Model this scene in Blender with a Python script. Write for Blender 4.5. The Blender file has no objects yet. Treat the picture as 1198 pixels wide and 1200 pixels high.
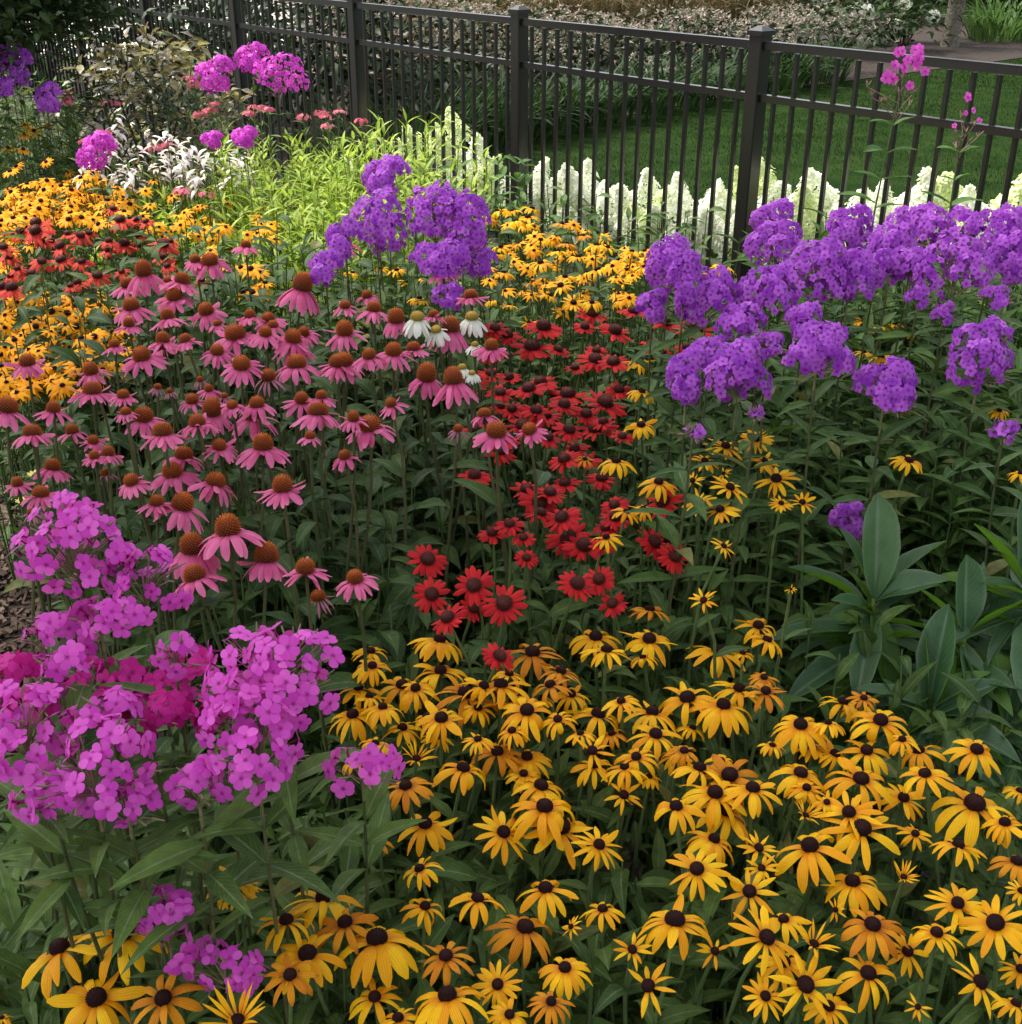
import bpy, math, random
import numpy as np
from mathutils import Vector, Matrix

random.seed(11)
rng = np.random.default_rng(11)
sc = bpy.context.scene
R = math.radians

# ------------------------------------------------------------------ camera, sky, sun, exposure
CAM_H, PITCH, FPX = 1.6, R(26.4), 1400.0
cam_d = bpy.data.cameras.new('camera')
cam = bpy.data.objects.new('camera', cam_d)
sc.collection.objects.link(cam)
cam.location = (0, 0, CAM_H)
cam.rotation_euler = (R(90) - PITCH, 0, 0)
cam_d.sensor_width = 36
cam_d.lens = 36 * FPX / 1198
cam_d.clip_start = 0.05
cam_d.clip_end = 500
sc.camera = cam

SUN_EL, SUN_AZ = R(60), R(-62)          # azimuth measured from +Y (ahead) towards +X
world = bpy.data.worlds.new('World')
sc.world = world
world.use_nodes = True
nt = world.node_tree
bg = nt.nodes['Background']
sky = nt.nodes.new('ShaderNodeTexSky')
sky.sky_type = 'NISHITA'
sky.sun_disc = False
sky.sun_elevation = SUN_EL
sky.sun_rotation = SUN_AZ
sky.air_density = 1.0
sky.dust_density = 3.0
hs = nt.nodes.new('ShaderNodeHueSaturation')     # a hazy bright sky, less blue than clear air
hs.inputs['Saturation'].default_value = 0.30
nt.links.new(sky.outputs[0], hs.inputs['Color'])
nt.links.new(hs.outputs[0], bg.inputs[0])
bg.inputs[1].default_value = 0.145
sun_d = bpy.data.lights.new('sun', 'SUN')
sun_d.energy = 2.6
sun_d.angle = R(10)
sun_d.color = (1.0, 0.93, 0.80)
sun = bpy.data.objects.new('sun', sun_d)
sc.collection.objects.link(sun)
sd = Vector((math.sin(SUN_AZ) * math.cos(SUN_EL), math.cos(SUN_AZ) * math.cos(SUN_EL), math.sin(SUN_EL)))
sun.rotation_euler = sd.to_track_quat('Z', 'Y').to_euler()
sun.location = sd * 30
sc.view_settings.view_transform = 'Standard'
sc.view_settings.look = 'None'
sc.view_settings.exposure = 1.42
sc.view_settings.gamma = 1.0

CP, SP = math.cos(PITCH), math.sin(PITCH)

def at(px, py, z):
    """world point of height z seen at a pixel of the 1198x1200 photograph, and metres per pixel there"""
    u = 600 - py
    Y = FPX * CP + u * SP
    Z = u * CP - FPX * SP
    t = (z - CAM_H) / Z
    return Vector(((px - 599) * t, Y * t, z)), t

def at_y(px, py, y):
    u = 600 - py
    Y = FPX * CP + u * SP
    Z = u * CP - FPX * SP
    t = y / Y
    return Vector(((px - 599) * t, y, CAM_H + Z * t)), t

# ------------------------------------------------------------------ materials
def new_mat(name):
    m = bpy.data.materials.new(name)
    m.use_nodes = True
    n = m.node_tree
    n.nodes.clear()
    return m, n, n.nodes, n.links

def _attr(N, name):
    a = N.new('ShaderNodeAttribute')
    a.attribute_name = name
    return a.outputs['Fac']

def _mix(N, L, fac, a, b, mode='MIX'):
    x = N.new('ShaderNodeMix')
    x.data_type = 'RGBA'
    x.blend_type = mode
    for sock, v in ((0, fac), (6, a), (7, b)):
        if isinstance(v, (int, float)):
            x.inputs[sock].default_value = v
        elif isinstance(v, tuple):
            x.inputs[sock].default_value = (*v[:3], 1)
        else:
            L.new(v, x.inputs[sock])
    return x.outputs[2]

def _map(N, L, v, a, b, c=0.0, d=1.0):
    x = N.new('ShaderNodeMapRange')
    L.new(v, x.inputs[0])
    for i, k in enumerate((a, b, c, d)):
        x.inputs[i + 1].default_value = k
    return x.outputs[0]

def _math(N, L, op, a, b=0.0):
    x = N.new('ShaderNodeMath')
    x.operation = op
    for i, v in enumerate((a, b)):
        if isinstance(v, (int, float)):
            x.inputs[i].default_value = v
        else:
            L.new(v, x.inputs[i])
    return x.outputs[0]

def organ(name, lo, hi, base=None, tip=None, base_end=0.35, tip_start=0.7, rib=None, veins=0.0, vein_n=14.0,
          rough=0.62, trans=0.25, trans_gain=1.3, spec=0.18, noise=0.25, nscale=60.0, bump=0.15, back=None, edge=None, old=None):
    """petal or leaf: colour runs lo..hi with each piece's own tone, base and tip tints, a midrib, veins, mottling, light passing through"""
    m, n, N, L = new_mat(name)
    r = _attr(N, 'r'); t = _attr(N, 't'); s = _attr(N, 's')
    info = N.new('ShaderNodeObjectInfo').outputs['Random']
    tone = _math(N, L, 'FRACT', _math(N, L, 'ADD', r, info))
    col = _mix(N, L, tone, lo, hi)
    if old:
        col = _mix(N, L, _map(N, L, _math(N, L, 'FRACT', _math(N, L, 'MULTIPLY', tone, 7.31)), .974, .982), col, old)
    nz = N.new('ShaderNodeTexNoise')
    nz.inputs['Scale'].default_value = nscale
    nz.inputs['Detail'].default_value = 4
    geo = N.new('ShaderNodeTexCoord')
    L.new(geo.outputs['Object'], nz.inputs['Vector'])
    if base:
        col = _mix(N, L, _map(N, L, t, base_end, 0.0), col, base)
    if tip:
        col = _mix(N, L, _map(N, L, t, tip_start, 1.0), col, tip)
    h = None
    if rib:
        a = _math(N, L, 'ABSOLUTE', s)
        col = _mix(N, L, _map(N, L, a, 0.13, 0.03, 0.0, 0.75), col, rib)
        # side veins run forward from the midrib
        w = _math(N, L, 'SUBTRACT', _math(N, L, 'MULTIPLY', t, vein_n), _math(N, L, 'MULTIPLY', a, vein_n * 0.28))
        w = _math(N, L, 'PINGPONG', w, 0.5)
        h = _map(N, L, w, 0.0, 0.14, 1.0, 0.0)
        if veins:
            col = _mix(N, L, _math(N, L, 'MULTIPLY', h, veins), col, rib)
    elif veins:
        w = _math(N, L, 'PINGPONG', _math(N, L, 'MULTIPLY', s, vein_n * 0.25), 0.5)
        h = _map(N, L, w, 0.0, 0.5, 1.0, 0.0)
        dark = _mix(N, L, 1.0, col, (0.62, 0.62, 0.62), 'MULTIPLY')
        col = _mix(N, L, _math(N, L, 'MULTIPLY', h, veins), col, dark)
    fac = _map(N, L, nz.outputs[0], 0.3, 0.7, 1.0 - noise, 1.0 + noise)
    v = N.new('ShaderNodeHueSaturation')
    L.new(fac, v.inputs['Value'])
    L.new(col, v.inputs['Color'])
    col = v.outputs[0]
    if edge:
        col = _mix(N, L, _map(N, L, _math(N, L, 'ABSOLUTE', s), 0.80, 1.0, 0.0, 0.6), col, edge)
    if back:
        g2 = N.new('ShaderNodeNewGeometry')
        col = _mix(N, L, _math(N, L, 'MULTIPLY', g2.outputs['Backfacing'], 0.8), col, back)
    p = N.new('ShaderNodeBsdfPrincipled')
    L.new(col, p.inputs['Base Color'])
    p.inputs['Roughness'].default_value = rough
    p.inputs['Specular IOR Level'].default_value = spec
    if bump:
        b = N.new('ShaderNodeBump')
        b.inputs['Strength'].default_value = bump
        b.inputs['Distance'].default_value = 0.002
        hh = nz.outputs[0] if h is None else _math(N, L, 'SUBTRACT', nz.outputs[0], h)
        L.new(hh, b.inputs['Height'])
        L.new(b.outputs[0], p.inputs['Normal'])
    out = N.new('ShaderNodeOutputMaterial')
    if trans:
        tr = N.new('ShaderNodeBsdfTranslucent')
        g = _mix(N, L, 1.0, col, (trans_gain, trans_gain * 1.05, trans_gain * 0.8), 'MULTIPLY')
        L.new(g, tr.inputs['Color'])
        ms = N.new('ShaderNodeMixShader')
        ms.inputs[0].default_value = trans
        L.new(p.outputs[0], ms.inputs[1])
        L.new(tr.outputs[0], ms.inputs[2])
        L.new(ms.outputs[0], out.inputs[0])
    else:
        L.new(p.outputs[0], out.inputs[0])
    return m

def plain(name, c1, c2, scale=20.0, rough=0.6, spec=0.4, bump=0.2, metallic=0.0, dist=0.01, detail=6):
    m, n, N, L = new_mat(name)
    tc = N.new('ShaderNodeTexCoord')
    nz = N.new('ShaderNodeTexNoise')
    nz.inputs['Scale'].default_value = scale
    nz.inputs['Detail'].default_value = detail
    L.new(tc.outputs['Object'], nz.inputs['Vector'])
    col = _mix(N, L, _map(N, L, nz.outputs[0], 0.32, 0.68), c1, c2)
    p = N.new('ShaderNodeBsdfPrincipled')
    L.new(col, p.inputs['Base Color'])
    p.inputs['Roughness'].default_value = rough
    p.inputs['Specular IOR Level'].default_value = spec
    p.inputs['Metallic'].default_value = metallic
    if bump:
        b = N.new('ShaderNodeBump')
        b.inputs['Strength'].default_value = bump
        b.inputs['Distance'].default_value = dist
        L.new(nz.outputs[0], b.inputs['Height'])
        L.new(b.outputs[0], p.inputs['Normal'])
    out = N.new('ShaderNodeOutputMaterial')
    L.new(p.outputs[0], out.inputs[0])
    return m

M = {}
M['bes_petal'] = organ('golden_petal', (0.80, 0.32, 0.002), (0.93, 0.54, 0.006), base=(0.68, 0.19, 0.002), veins=0.5, vein_n=10, trans=0.30, noise=0.10, rough=0.5)
M['bes_petal_old'] = organ('ageing_golden_petal', (0.55, 0.17, 0.003), (0.74, 0.30, 0.006), base=(0.35, 0.08, 0.003), tip=(0.40, 0.15, 0.01), tip_start=.75, veins=0.7, vein_n=10, trans=0.25, noise=0.25)
M['bes_far'] = organ('golden_petal_small', (0.76, 0.27, 0.002), (0.90, 0.43, 0.005), base=(0.6, 0.16, 0.003), trans=0.30, noise=0.12)
M['bes_cone'] = organ('dark_brown_disc', (0.012, 0.0035, 0.0035), (0.024, 0.007, 0.006), tip=(0.032, 0.010, 0.008), trans=0, spec=0.08, rough=0.7, noise=0.4, nscale=200)
M['pink_petal'] = organ('pink_petal', (0.64, 0.090, 0.25), (0.80, 0.18, 0.38), base=(0.52, 0.05, 0.16), tip=(0.80, 0.23, 0.40), veins=0.55, vein_n=12, trans=0.28, noise=0.14)
M['faded_petal'] = organ('faded_pink_petal', (0.42, 0.12, 0.22), (0.52, 0.2, 0.28), base=(0.42, 0.16, 0.12), veins=0.5, trans=0.2, noise=0.3)
M['white_petal'] = organ('white_petal', (0.72, 0.70, 0.62), (0.80, 0.79, 0.73), base=(0.6, 0.62, 0.4), veins=0.3, trans=0.25, noise=0.08)
M['red_petal'] = organ('red_petal', (0.42, 0.008, 0.014), (0.62, 0.018, 0.018), base=(0.22, 0.004, 0.010), veins=0.5, vein_n=12, trans=0.25, noise=0.18)
M['coral_petal'] = organ('coral_petal', (0.50, 0.022, 0.022), (0.66, 0.07, 0.04), base=(0.38, 0.02, 0.015), veins=0.5, trans=0.25, noise=0.2)
M['cone_orange'] = organ('orange_brown_cone', (0.30, 0.055, 0.006), (0.42, 0.085, 0.008), base=(0.030, 0.007, 0.003), base_end=0.5, tip=(0.72, 0.20, 0.015), tip_start=0.55, trans=0, rough=0.6, noise=0.3, nscale=150)
M['cone_red'] = organ('dark_red_cone', (0.07, 0.010, 0.006), (0.11, 0.018, 0.008), base=(0.016, 0.003, 0.003), base_end=0.6, tip=(0.26, 0.045, 0.01), trans=0, rough=0.6, noise=0.3, nscale=150)
M['cone_gold'] = organ('golden_green_cone', (0.32, 0.20, 0.03), (0.45, 0.27, 0.04), base=(0.1, 0.12, 0.02), tip=(0.5, 0.22, 0.02), trans=0, noise=0.3, nscale=150)
PH = dict(trans=0.34, noise=0.12, veins=0.38, vein_n=10, rough=0.5, bump=0.06)
M['phlox_purple'] = organ('purple_floret', (0.29, 0.032, 0.48), (0.58, 0.15, 0.76), base=(0.20, 0.006, 0.24), base_end=0.38, **PH)
M['phlox_pink'] = organ('orchid_pink_floret', (0.56, 0.045, 0.46), (0.78, 0.14, 0.64), base=(0.36, 0.005, 0.20), base_end=0.28, **PH)
M['phlox_magenta'] = organ('magenta_floret', (0.52, 0.03, 0.50), (0.66, 0.09, 0.62), base=(0.30, 0.006, 0.20), base_end=0.36, **PH)
M['phlox_crimson'] = organ('crimson_floret', (0.52, 0.008, 0.22), (0.68, 0.035, 0.38), base=(0.34, 0.005, 0.10), base_end=0.3, **PH)
M['phlox_pale'] = organ('pale_pink_floret', (0.62, 0.32, 0.42), (0.72, 0.45, 0.5), base=(0.5, 0.08, 0.22), base_end=0.3, **PH)
M['phlox_bud'] = organ('phlox_calyx', (0.12, 0.14, 0.05), (0.24, 0.20, 0.10), tip=(0.38, 0.10, 0.24), tip_start=0.5, trans=0.1)
LF = dict(veins=0.30, trans=0.24, noise=0.25, rough=0.55, bump=0.35, spec=0.22, old=(0.15, 0.15, 0.035))
M['leaf_bes'] = organ('coarse_leaf', (0.0254, 0.0615, 0.0086), (0.0664, 0.1209, 0.0186), rib=(0.13, 0.17, 0.085), vein_n=9, **LF)
M['leaf_cone'] = organ('dark_coneflower_leaf', (0.0195, 0.0512, 0.0086), (0.0508, 0.0964, 0.0160), rib=(0.10, 0.14, 0.07), vein_n=7, **LF)
M['leaf_red'] = organ('red_coneflower_leaf', (0.0254, 0.0636, 0.0100), (0.0644, 0.1169, 0.0186), rib=(0.11, 0.16, 0.07), vein_n=7, **LF)
M['leaf_phlox'] = organ('phlox_leaf', (0.0293, 0.0738, 0.0126), (0.0683, 0.1291, 0.0219), rib=(0.12, 0.18, 0.08), vein_n=10, **LF)
M['leaf_phlox_light'] = organ('light_phlox_leaf', (0.0390, 0.0820, 0.0133), (0.0927, 0.1537, 0.0279), rib=(0.17, 0.23, 0.11), vein_n=10, **LF)
M['leaf_lime'] = organ('lime_leaf', (0.17, 0.28, 0.024), (0.42, 0.50, 0.09), rib=(0.36, 0.46, 0.14), veins=0.1, trans=0.4, noise=0.2, rough=0.4)  # albedo raised to stand in for sunlight on the lime foliage
M['leaf_peony'] = organ('peony_leaf', (0.040, 0.105, 0.038), (0.078, 0.155, 0.060), rib=(0.14, 0.21, 0.12), vein_n=13, back=(0.15, 0.30, 0.015), edge=(0.16, 0.22, 0.13), veins=0.28, trans=0.30, noise=0.16, rough=0.42, spec=0.45, bump=0.3, nscale=25)
M['leaf_peony_fresh'] = organ('fresh_peony_leaf', (0.07, 0.16, 0.022), (0.12, 0.23, 0.035), rib=(0.18, 0.28, 0.10), vein_n=13, back=(0.16, 0.32, 0.02), veins=0.28, trans=0.35, noise=0.2, rough=0.45, spec=0.3, bump=0.3, nscale=25)
M['leaf_dark'] = organ('dark_shrub_leaf', (0.012, 0.026, 0.010), (0.030, 0.052, 0.018), rib=(0.04, 0.06, 0.03), veins=0.1, trans=0.15, noise=0.3, rough=0.5)  # darkened to stand in for the shade beyond the fence
M['leaf_mid'] = organ('mid_green_shrub_leaf', (0.022, 0.045, 0.014), (0.050, 0.085, 0.028), rib=(0.07, 0.10, 0.05), veins=0.1, trans=0.2, noise=0.3)
M['leaf_bronze'] = organ('bronze_leaf', (0.040, 0.026, 0.014), (0.34, 0.30, 0.14), rib=(0.40, 0.34, 0.2), veins=0.15, trans=0.3, noise=0.35, rough=0.25, spec=0.7)  # pale end of the tone range paints the cream glints of light
M['leaf_purple'] = organ('dark_purple_leaf', (0.022, 0.012, 0.014), (0.045, 0.024, 0.022), rib=(0.07, 0.03, 0.035), veins=0.2, trans=0.1, noise=0.3)
M['leaf_hyd'] = organ('hydrangea_leaf', (0.05, 0.11, 0.025), (0.10, 0.18, 0.05), rib=(0.16, 0.24, 0.1), vein_n=8, veins=0.2, trans=0.3, noise=0.2)
M['leaf_strap'] = organ('strap_leaf', (0.014, 0.036, 0.010), (0.035, 0.070, 0.020), veins=0.2, trans=0.2, noise=0.25)
M['leaf_tan'] = organ('dry_grass_blade', (0.11, 0.085, 0.045), (0.21, 0.165, 0.09), veins=0.2, trans=0.2, noise=0.3)
M['hyd_white'] = organ('cream_white_floret', (0.82, 0.82, 0.74), (0.90, 0.90, 0.86), base=(0.72, 0.77, 0.52), base_end=0.35, trans=0.3, noise=0.08)
M['hyd_lime'] = organ('lime_white_floret', (0.70, 0.76, 0.40), (0.82, 0.84, 0.60), base=(0.45, 0.60, 0.12), base_end=0.5, trans=0.3, noise=0.1)
M['grey_bloom'] = organ('grey_pink_bloom', (0.22, 0.185, 0.15), (0.38, 0.32, 0.275), trans=0.15, noise=0.3)
M['white_bloom'] = organ('drooping_white_bloom', (0.70, 0.60, 0.64), (0.82, 0.77, 0.78), tip=(0.76, 0.54, 0.64), trans=0.3, noise=0.1)
M['rose_bloom'] = organ('rose_pink_bloom', (0.50, 0.08, 0.14), (0.66, 0.22, 0.28), trans=0.25, noise=0.15)
M['yellow_bloom'] = organ('pale_yellow_bloom', (0.70, 0.62, 0.12), (0.80, 0.74, 0.25), trans=0.25, noise=0.15)
M['stem_green'] = organ('green_stem', (0.055, 0.09, 0.028), (0.095, 0.14, 0.045), trans=0, noise=0.2, rough=0.6)
M['stem_dark'] = organ('brown_green_stem', (0.050, 0.065, 0.024), (0.095, 0.090, 0.038), trans=0, noise=0.2, rough=0.6)
M['stem_lime'] = organ('yellow_green_stem', (0.15, 0.22, 0.04), (0.24, 0.30, 0.06), trans=0, noise=0.2, rough=0.6)
M['bark'] = plain('bark', (0.10, 0.085, 0.065), (0.22, 0.19, 0.15), scale=30, rough=0.9, bump=0.8, dist=0.02)
M['twig'] = plain('twig', (0.03, 0.022, 0.015), (0.07, 0.05, 0.035), scale=40, rough=0.9)
M['fence'] = plain('dark_bronze_metal', (0.009, 0.008, 0.008), (0.015, 0.013, 0.013), scale=90, rough=0.28, spec=0.6, bump=0.04, dist=0.001)
M['soil'] = plain('garden_soil', (0.008, 0.006, 0.004), (0.035, 0.025, 0.018), scale=26, rough=0.95, bump=1.0, dist=0.03, detail=10)
M['mulch'] = plain('bark_mulch', (0.012, 0.008, 0.006), (0.046, 0.030, 0.022), scale=34, rough=0.95, bump=1.0, dist=0.02, detail=10)
M['chip'] = organ('bark_chip', (0.022, 0.014, 0.010), (0.15, 0.105, 0.08), trans=0, noise=0.4, rough=0.9, nscale=80)
M['lawn'] = plain('turf', (0.010, 0.023, 0.007), (0.021, 0.039, 0.011), scale=3.0, spec=0.0, rough=0.95, bump=0.4, dist=0.02, detail=10)  # shade over the lawn is put into this dark green
M['blade'] = organ('grass_blade', (0.013, 0.027, 0.008), (0.028, 0.047, 0.013), tip=(0.034, 0.053, 0.015), trans=0.22, noise=0.2, spec=0.0, rough=0.9)  # blades darkened too, in place of shade on the lawn
M['speck_ground'] = plain('light_speck_ground', (0.42, 0.40, 0.34), (0.55, 0.52, 0.45), scale=2.0, rough=0.9, bump=0.2)  # pale surface standing in for specks of light behind the shrubs

# ------------------------------------------------------------------ mesh tools
class MB:
    """collects templates placed by matrices and links them as ONE mesh"""
    def __init__(self):
        self.v, self.li, self.lt, self.a, self.mi = [], [], [], [], []
        self.n = 0
    def add(self, T, mats=None, r=None, mat=0):
        v, quads, t, s = T[:4]
        if mats is None:
            mats = np.eye(4)[None]
        mats = np.asarray(mats, dtype=float)
        if mats.ndim == 2:
            mats = mats[None]
        k, nv = len(mats), len(v)
        if k == 0:
            return self
        W = np.einsum('nij,vj->nvi', mats[:, :3, :3], v) + mats[:, None, :3, 3]
        if r is None:
            r = rng.random(k)
        r = np.broadcast_to(np.asarray(r, dtype=float), (k,))
        self.v.append(W.reshape(-1, 3))
        self.a.append(np.stack([np.tile(t, k), np.tile(s, k), np.repeat(r, nv)], 1))
        off = self.n + np.arange(k) * nv
        for f in (quads if isinstance(quads, list) else [quads]):
            self.li.append((f[None] + off[:, None, None]).reshape(-1))
            self.lt.append(np.full(k * len(f), f.shape[1]))
            self.mi.append(np.full(k * len(f), mat))
        self.n += k * nv
        return self
    def mesh(self, name, mats, smooth=True):
        me = bpy.data.meshes.new(name)
        v = np.concatenate(self.v).astype(np.float32)
        li = np.concatenate(self.li).astype(np.int32)
        lt = np.concatenate(self.lt).astype(np.int32)
        me.vertices.add(len(v)); me.vertices.foreach_set('co', v.ravel())
        me.loops.add(len(li)); me.loops.foreach_set('vertex_index', li)
        me.polygons.add(len(lt))
        me.polygons.foreach_set('loop_start', (np.cumsum(lt) - lt).astype(np.int32))
        me.polygons.foreach_set('loop_total', lt)
        me.polygons.foreach_set('material_index', np.concatenate(self.mi).astype(np.int32))
        me.polygons.foreach_set('use_smooth', np.full(len(lt), smooth))
        a = np.concatenate(self.a).astype(np.float32)
        for i, nm in enumerate('tsr'):
            me.attributes.new(nm, 'FLOAT', 'POINT').data.foreach_set('value', np.ascontiguousarray(a[:, i]))
        for m in (mats if isinstance(mats, (list, tuple)) else [mats]):
            me.materials.append(m)
        me.update(calc_edges=True)
        me.validate()
        return me

def link(name, data, parent=None, mat=None):
    o = bpy.data.objects.new(name, data)
    sc.collection.objects.link(o)
    if parent is not None:
        o.parent = parent
    if mat is not None:
        o.matrix_local = mat
    return o

def tag(o, label=None, category=None, group=None, kind=None):
    for k, v in (('label', label), ('category', category), ('group', group), ('kind', kind)):
        if v:
            o[k] = v
    return o

def thing(name, loc, label, category, group=None):
    o = link(name, None)
    o.location = loc
    o.empty_display_size = 0.05
    return tag(o, label, category, group)

def strip(L=1.0, W=0.3, shape=None, a0=0.0, a1=0.0, fold=0.0, ns=5, nc=2, wave=0.0, twist=0.0, pinch=None):
    """a blade along +X rising by its pitch a0..a1, cross-section folded up (fold>0) or arched; s runs -1..1 across"""
    t = np.linspace(0, 1, ns + 1)
    ang = a0 + (a1 - a0) * t
    am = (ang[1:] + ang[:-1]) / 2
    x = np.concatenate([[0], np.cumsum(np.cos(am))]) * L / ns
    z = np.concatenate([[0], np.cumsum(np.sin(am))]) * L / ns
    w = W * (np.interp(t, *shape) if shape is not None else np.sin(np.pi * np.clip(t, 0.02, 0.98)) ** 0.8)
    s = np.linspace(-1, 1, nc + 1)
    TT, SS = np.meshgrid(t, s, indexing='ij')
    nx, nz = -np.sin(ang), np.cos(ang)
    h = fold * np.abs(SS) * w[:, None] / 2 + wave * W * np.sin(TT * 11 + SS * 2) * SS ** 2
    tw = twist * TT
    yy = SS * w[:, None] / 2
    X = x[:, None] + nx[:, None] * (h + yy * np.sin(tw))
    Z = z[:, None] + nz[:, None] * (h + yy * np.sin(tw))
    Y = yy * np.cos(tw)
    v = np.stack([X, Y, Z], -1).reshape(-1, 3)
    i = np.arange(ns)[:, None] * (nc + 1) + np.arange(nc)[None]
    q = np.stack([i, i + nc + 1, i + nc + 2, i + 1], -1).reshape(-1, 4)
    return v, q, TT.reshape(-1), SS.reshape(-1)

def tube(pts, r0, r1, sides=5):
    pts = np.asarray(pts, dtype=float)
    n = len(pts)
    tg = np.gradient(pts, axis=0)
    tg /= np.linalg.norm(tg, axis=1)[:, None] + 1e-9
    ref = np.array([0.31, 0.95, 0.05])
    u = np.cross(tg, ref); u /= np.linalg.norm(u, axis=1)[:, None] + 1e-9
    w = np.cross(tg, u)
    a = np.arange(sides) / sides * 2 * np.pi
    rad = np.linspace(r0, r1, n)
    v = pts[:, None] + rad[:, None, None] * (np.cos(a)[None, :, None] * u[:, None] + np.sin(a)[None, :, None] * w[:, None])
    i = np.arange(n - 1)[:, None] * sides
    j = np.arange(sides)[None]
    k = (j + 1) % sides
    q = np.stack([i + j, i + k, i + sides + k, i + sides + j], -1).reshape(-1, 4)
    t = np.repeat(np.linspace(0, 1, n), sides)
    return v.reshape(-1, 3), q, t, np.ones(n * sides)

def box(sx, sy, sz, c=(0, 0, 0), bev=0.0):
    """box with chamfered upright edges"""
    b = bev
    x, y = sx / 2, sy / 2
    o = [(-x + b, -y), (x - b, -y), (x, -y + b), (x, y - b), (x - b, y), (-x + b, y), (-x, y - b), (-x, -y + b)] if b else [(-x, -y), (x, -y), (x, y), (-x, y)]
    n = len(o)
    v = np.array([(px, py, -sz / 2) for px, py in o] + [(px, py, sz / 2) for px, py in o]) + np.array(c)
    q = np.array([[i, (i + 1) % n, n + (i + 1) % n, n + i] for i in range(n)])
    caps = np.array([list(range(n))[::-1], list(range(n, 2 * n))])
    return v, [q, caps], np.full(2 * n, 0.5), np.ones(2 * n)

def xf(loc=(0, 0, 0), az=0.0, pitch=0.0, roll=0.0, sc_=1.0):
    m = Matrix.Translation(loc) @ Matrix.Rotation(az, 4, 'Z') @ Matrix.Rotation(-pitch, 4, 'Y') @ Matrix.Rotation(roll, 4, 'X')
    if not isinstance(sc_, (tuple, list)):
        sc_ = (sc_,) * 3
    return np.array(m @ Matrix.Diagonal((*sc_, 1)))

def frame(loc, axis, spin=0.0, sc_=1.0):
    """matrix whose +Z points along axis"""
    q = Vector(axis).to_track_quat('Z', 'Y')
    return np.array(Matrix.Translation(loc) @ q.to_matrix().to_4x4() @ Matrix.Rotation(spin, 4, 'Z') @ Matrix.Scale(sc_, 4))

def U(a, b):
    return random.uniform(a, b)

SH_LEAF = ([0, .12, .35, .6, .85, 1], [.10, .55, 1.0, .82, .34, .02])
SH_LANCE = ([0, .1, .3, .6, .85, 1], [.12, .6, 1.0, .75, .3, .02])
SH_BROAD = ([0, .08, .25, .5, .75, .92, 1], [.16, .45, .85, 1.0, .75, .3, .03])
SH_PEONY = ([0, .08, .25, .5, .75, .92, 1], [.14, .40, .75, 1.0, .92, .5, .04])
SH_PETAL = ([0, .15, .45, .75, .93, 1], [.42, .7, 1.0, .95, .62, .22])
SH_STAR = ([0, .2, .5, .8, 1], [.35, .7, 1.0, .65, .08])
SH_CONEP = ([0, .15, .5, .85, .96, 1], [.5, .8, 1.0, .88, .55, .3])
SH_FLORET = ([0, .25, .5, .75, .92, 1], [.16, .5, .92, 1.0, .74, .36])

# ------------------------------------------------------------------ flower heads (unit: petals reach 1 from the axis)
def head_petals(n, W, shape, a0, a1, jit, fold, drop=0.0, ns=6, miss=0.0, nc=2, start=0.12, odd=.13):
    b = MB()
    reach = 0
    for i in range(n):
        if random.random() < miss:
            continue
        L = U(.9, 1.06)
        e0, e1, tw = a0 + U(-jit, jit) * .5, a1 + U(-jit, jit), U(-.5, .5)
        if random.random() < odd:                     # a curled, raised or shrunken petal
            e1 += U(.5, 1.6) * random.choice((1, 1, -.6)); e0 += U(-.3, .4); tw = U(-1.3, 1.3); L *= U(.7, 1.0)
        T = strip(L, W * U(.8, 1.15), shape, e0, e1, fold, ns, nc, twist=tw)
        v = T[0].copy(); v[:, 0] += start; v[:, 2] += U(-.02, .02)
        reach = max(reach, v[:, 0].max())
        b.add((v, *T[1:]), xf(az=2 * math.pi * (i + U(-.22, .22)) / n, roll=U(-.25, .25)))
    for k in range(len(b.v)):
        b.v[k] = b.v[k] / (reach * .90)
    return b

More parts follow.
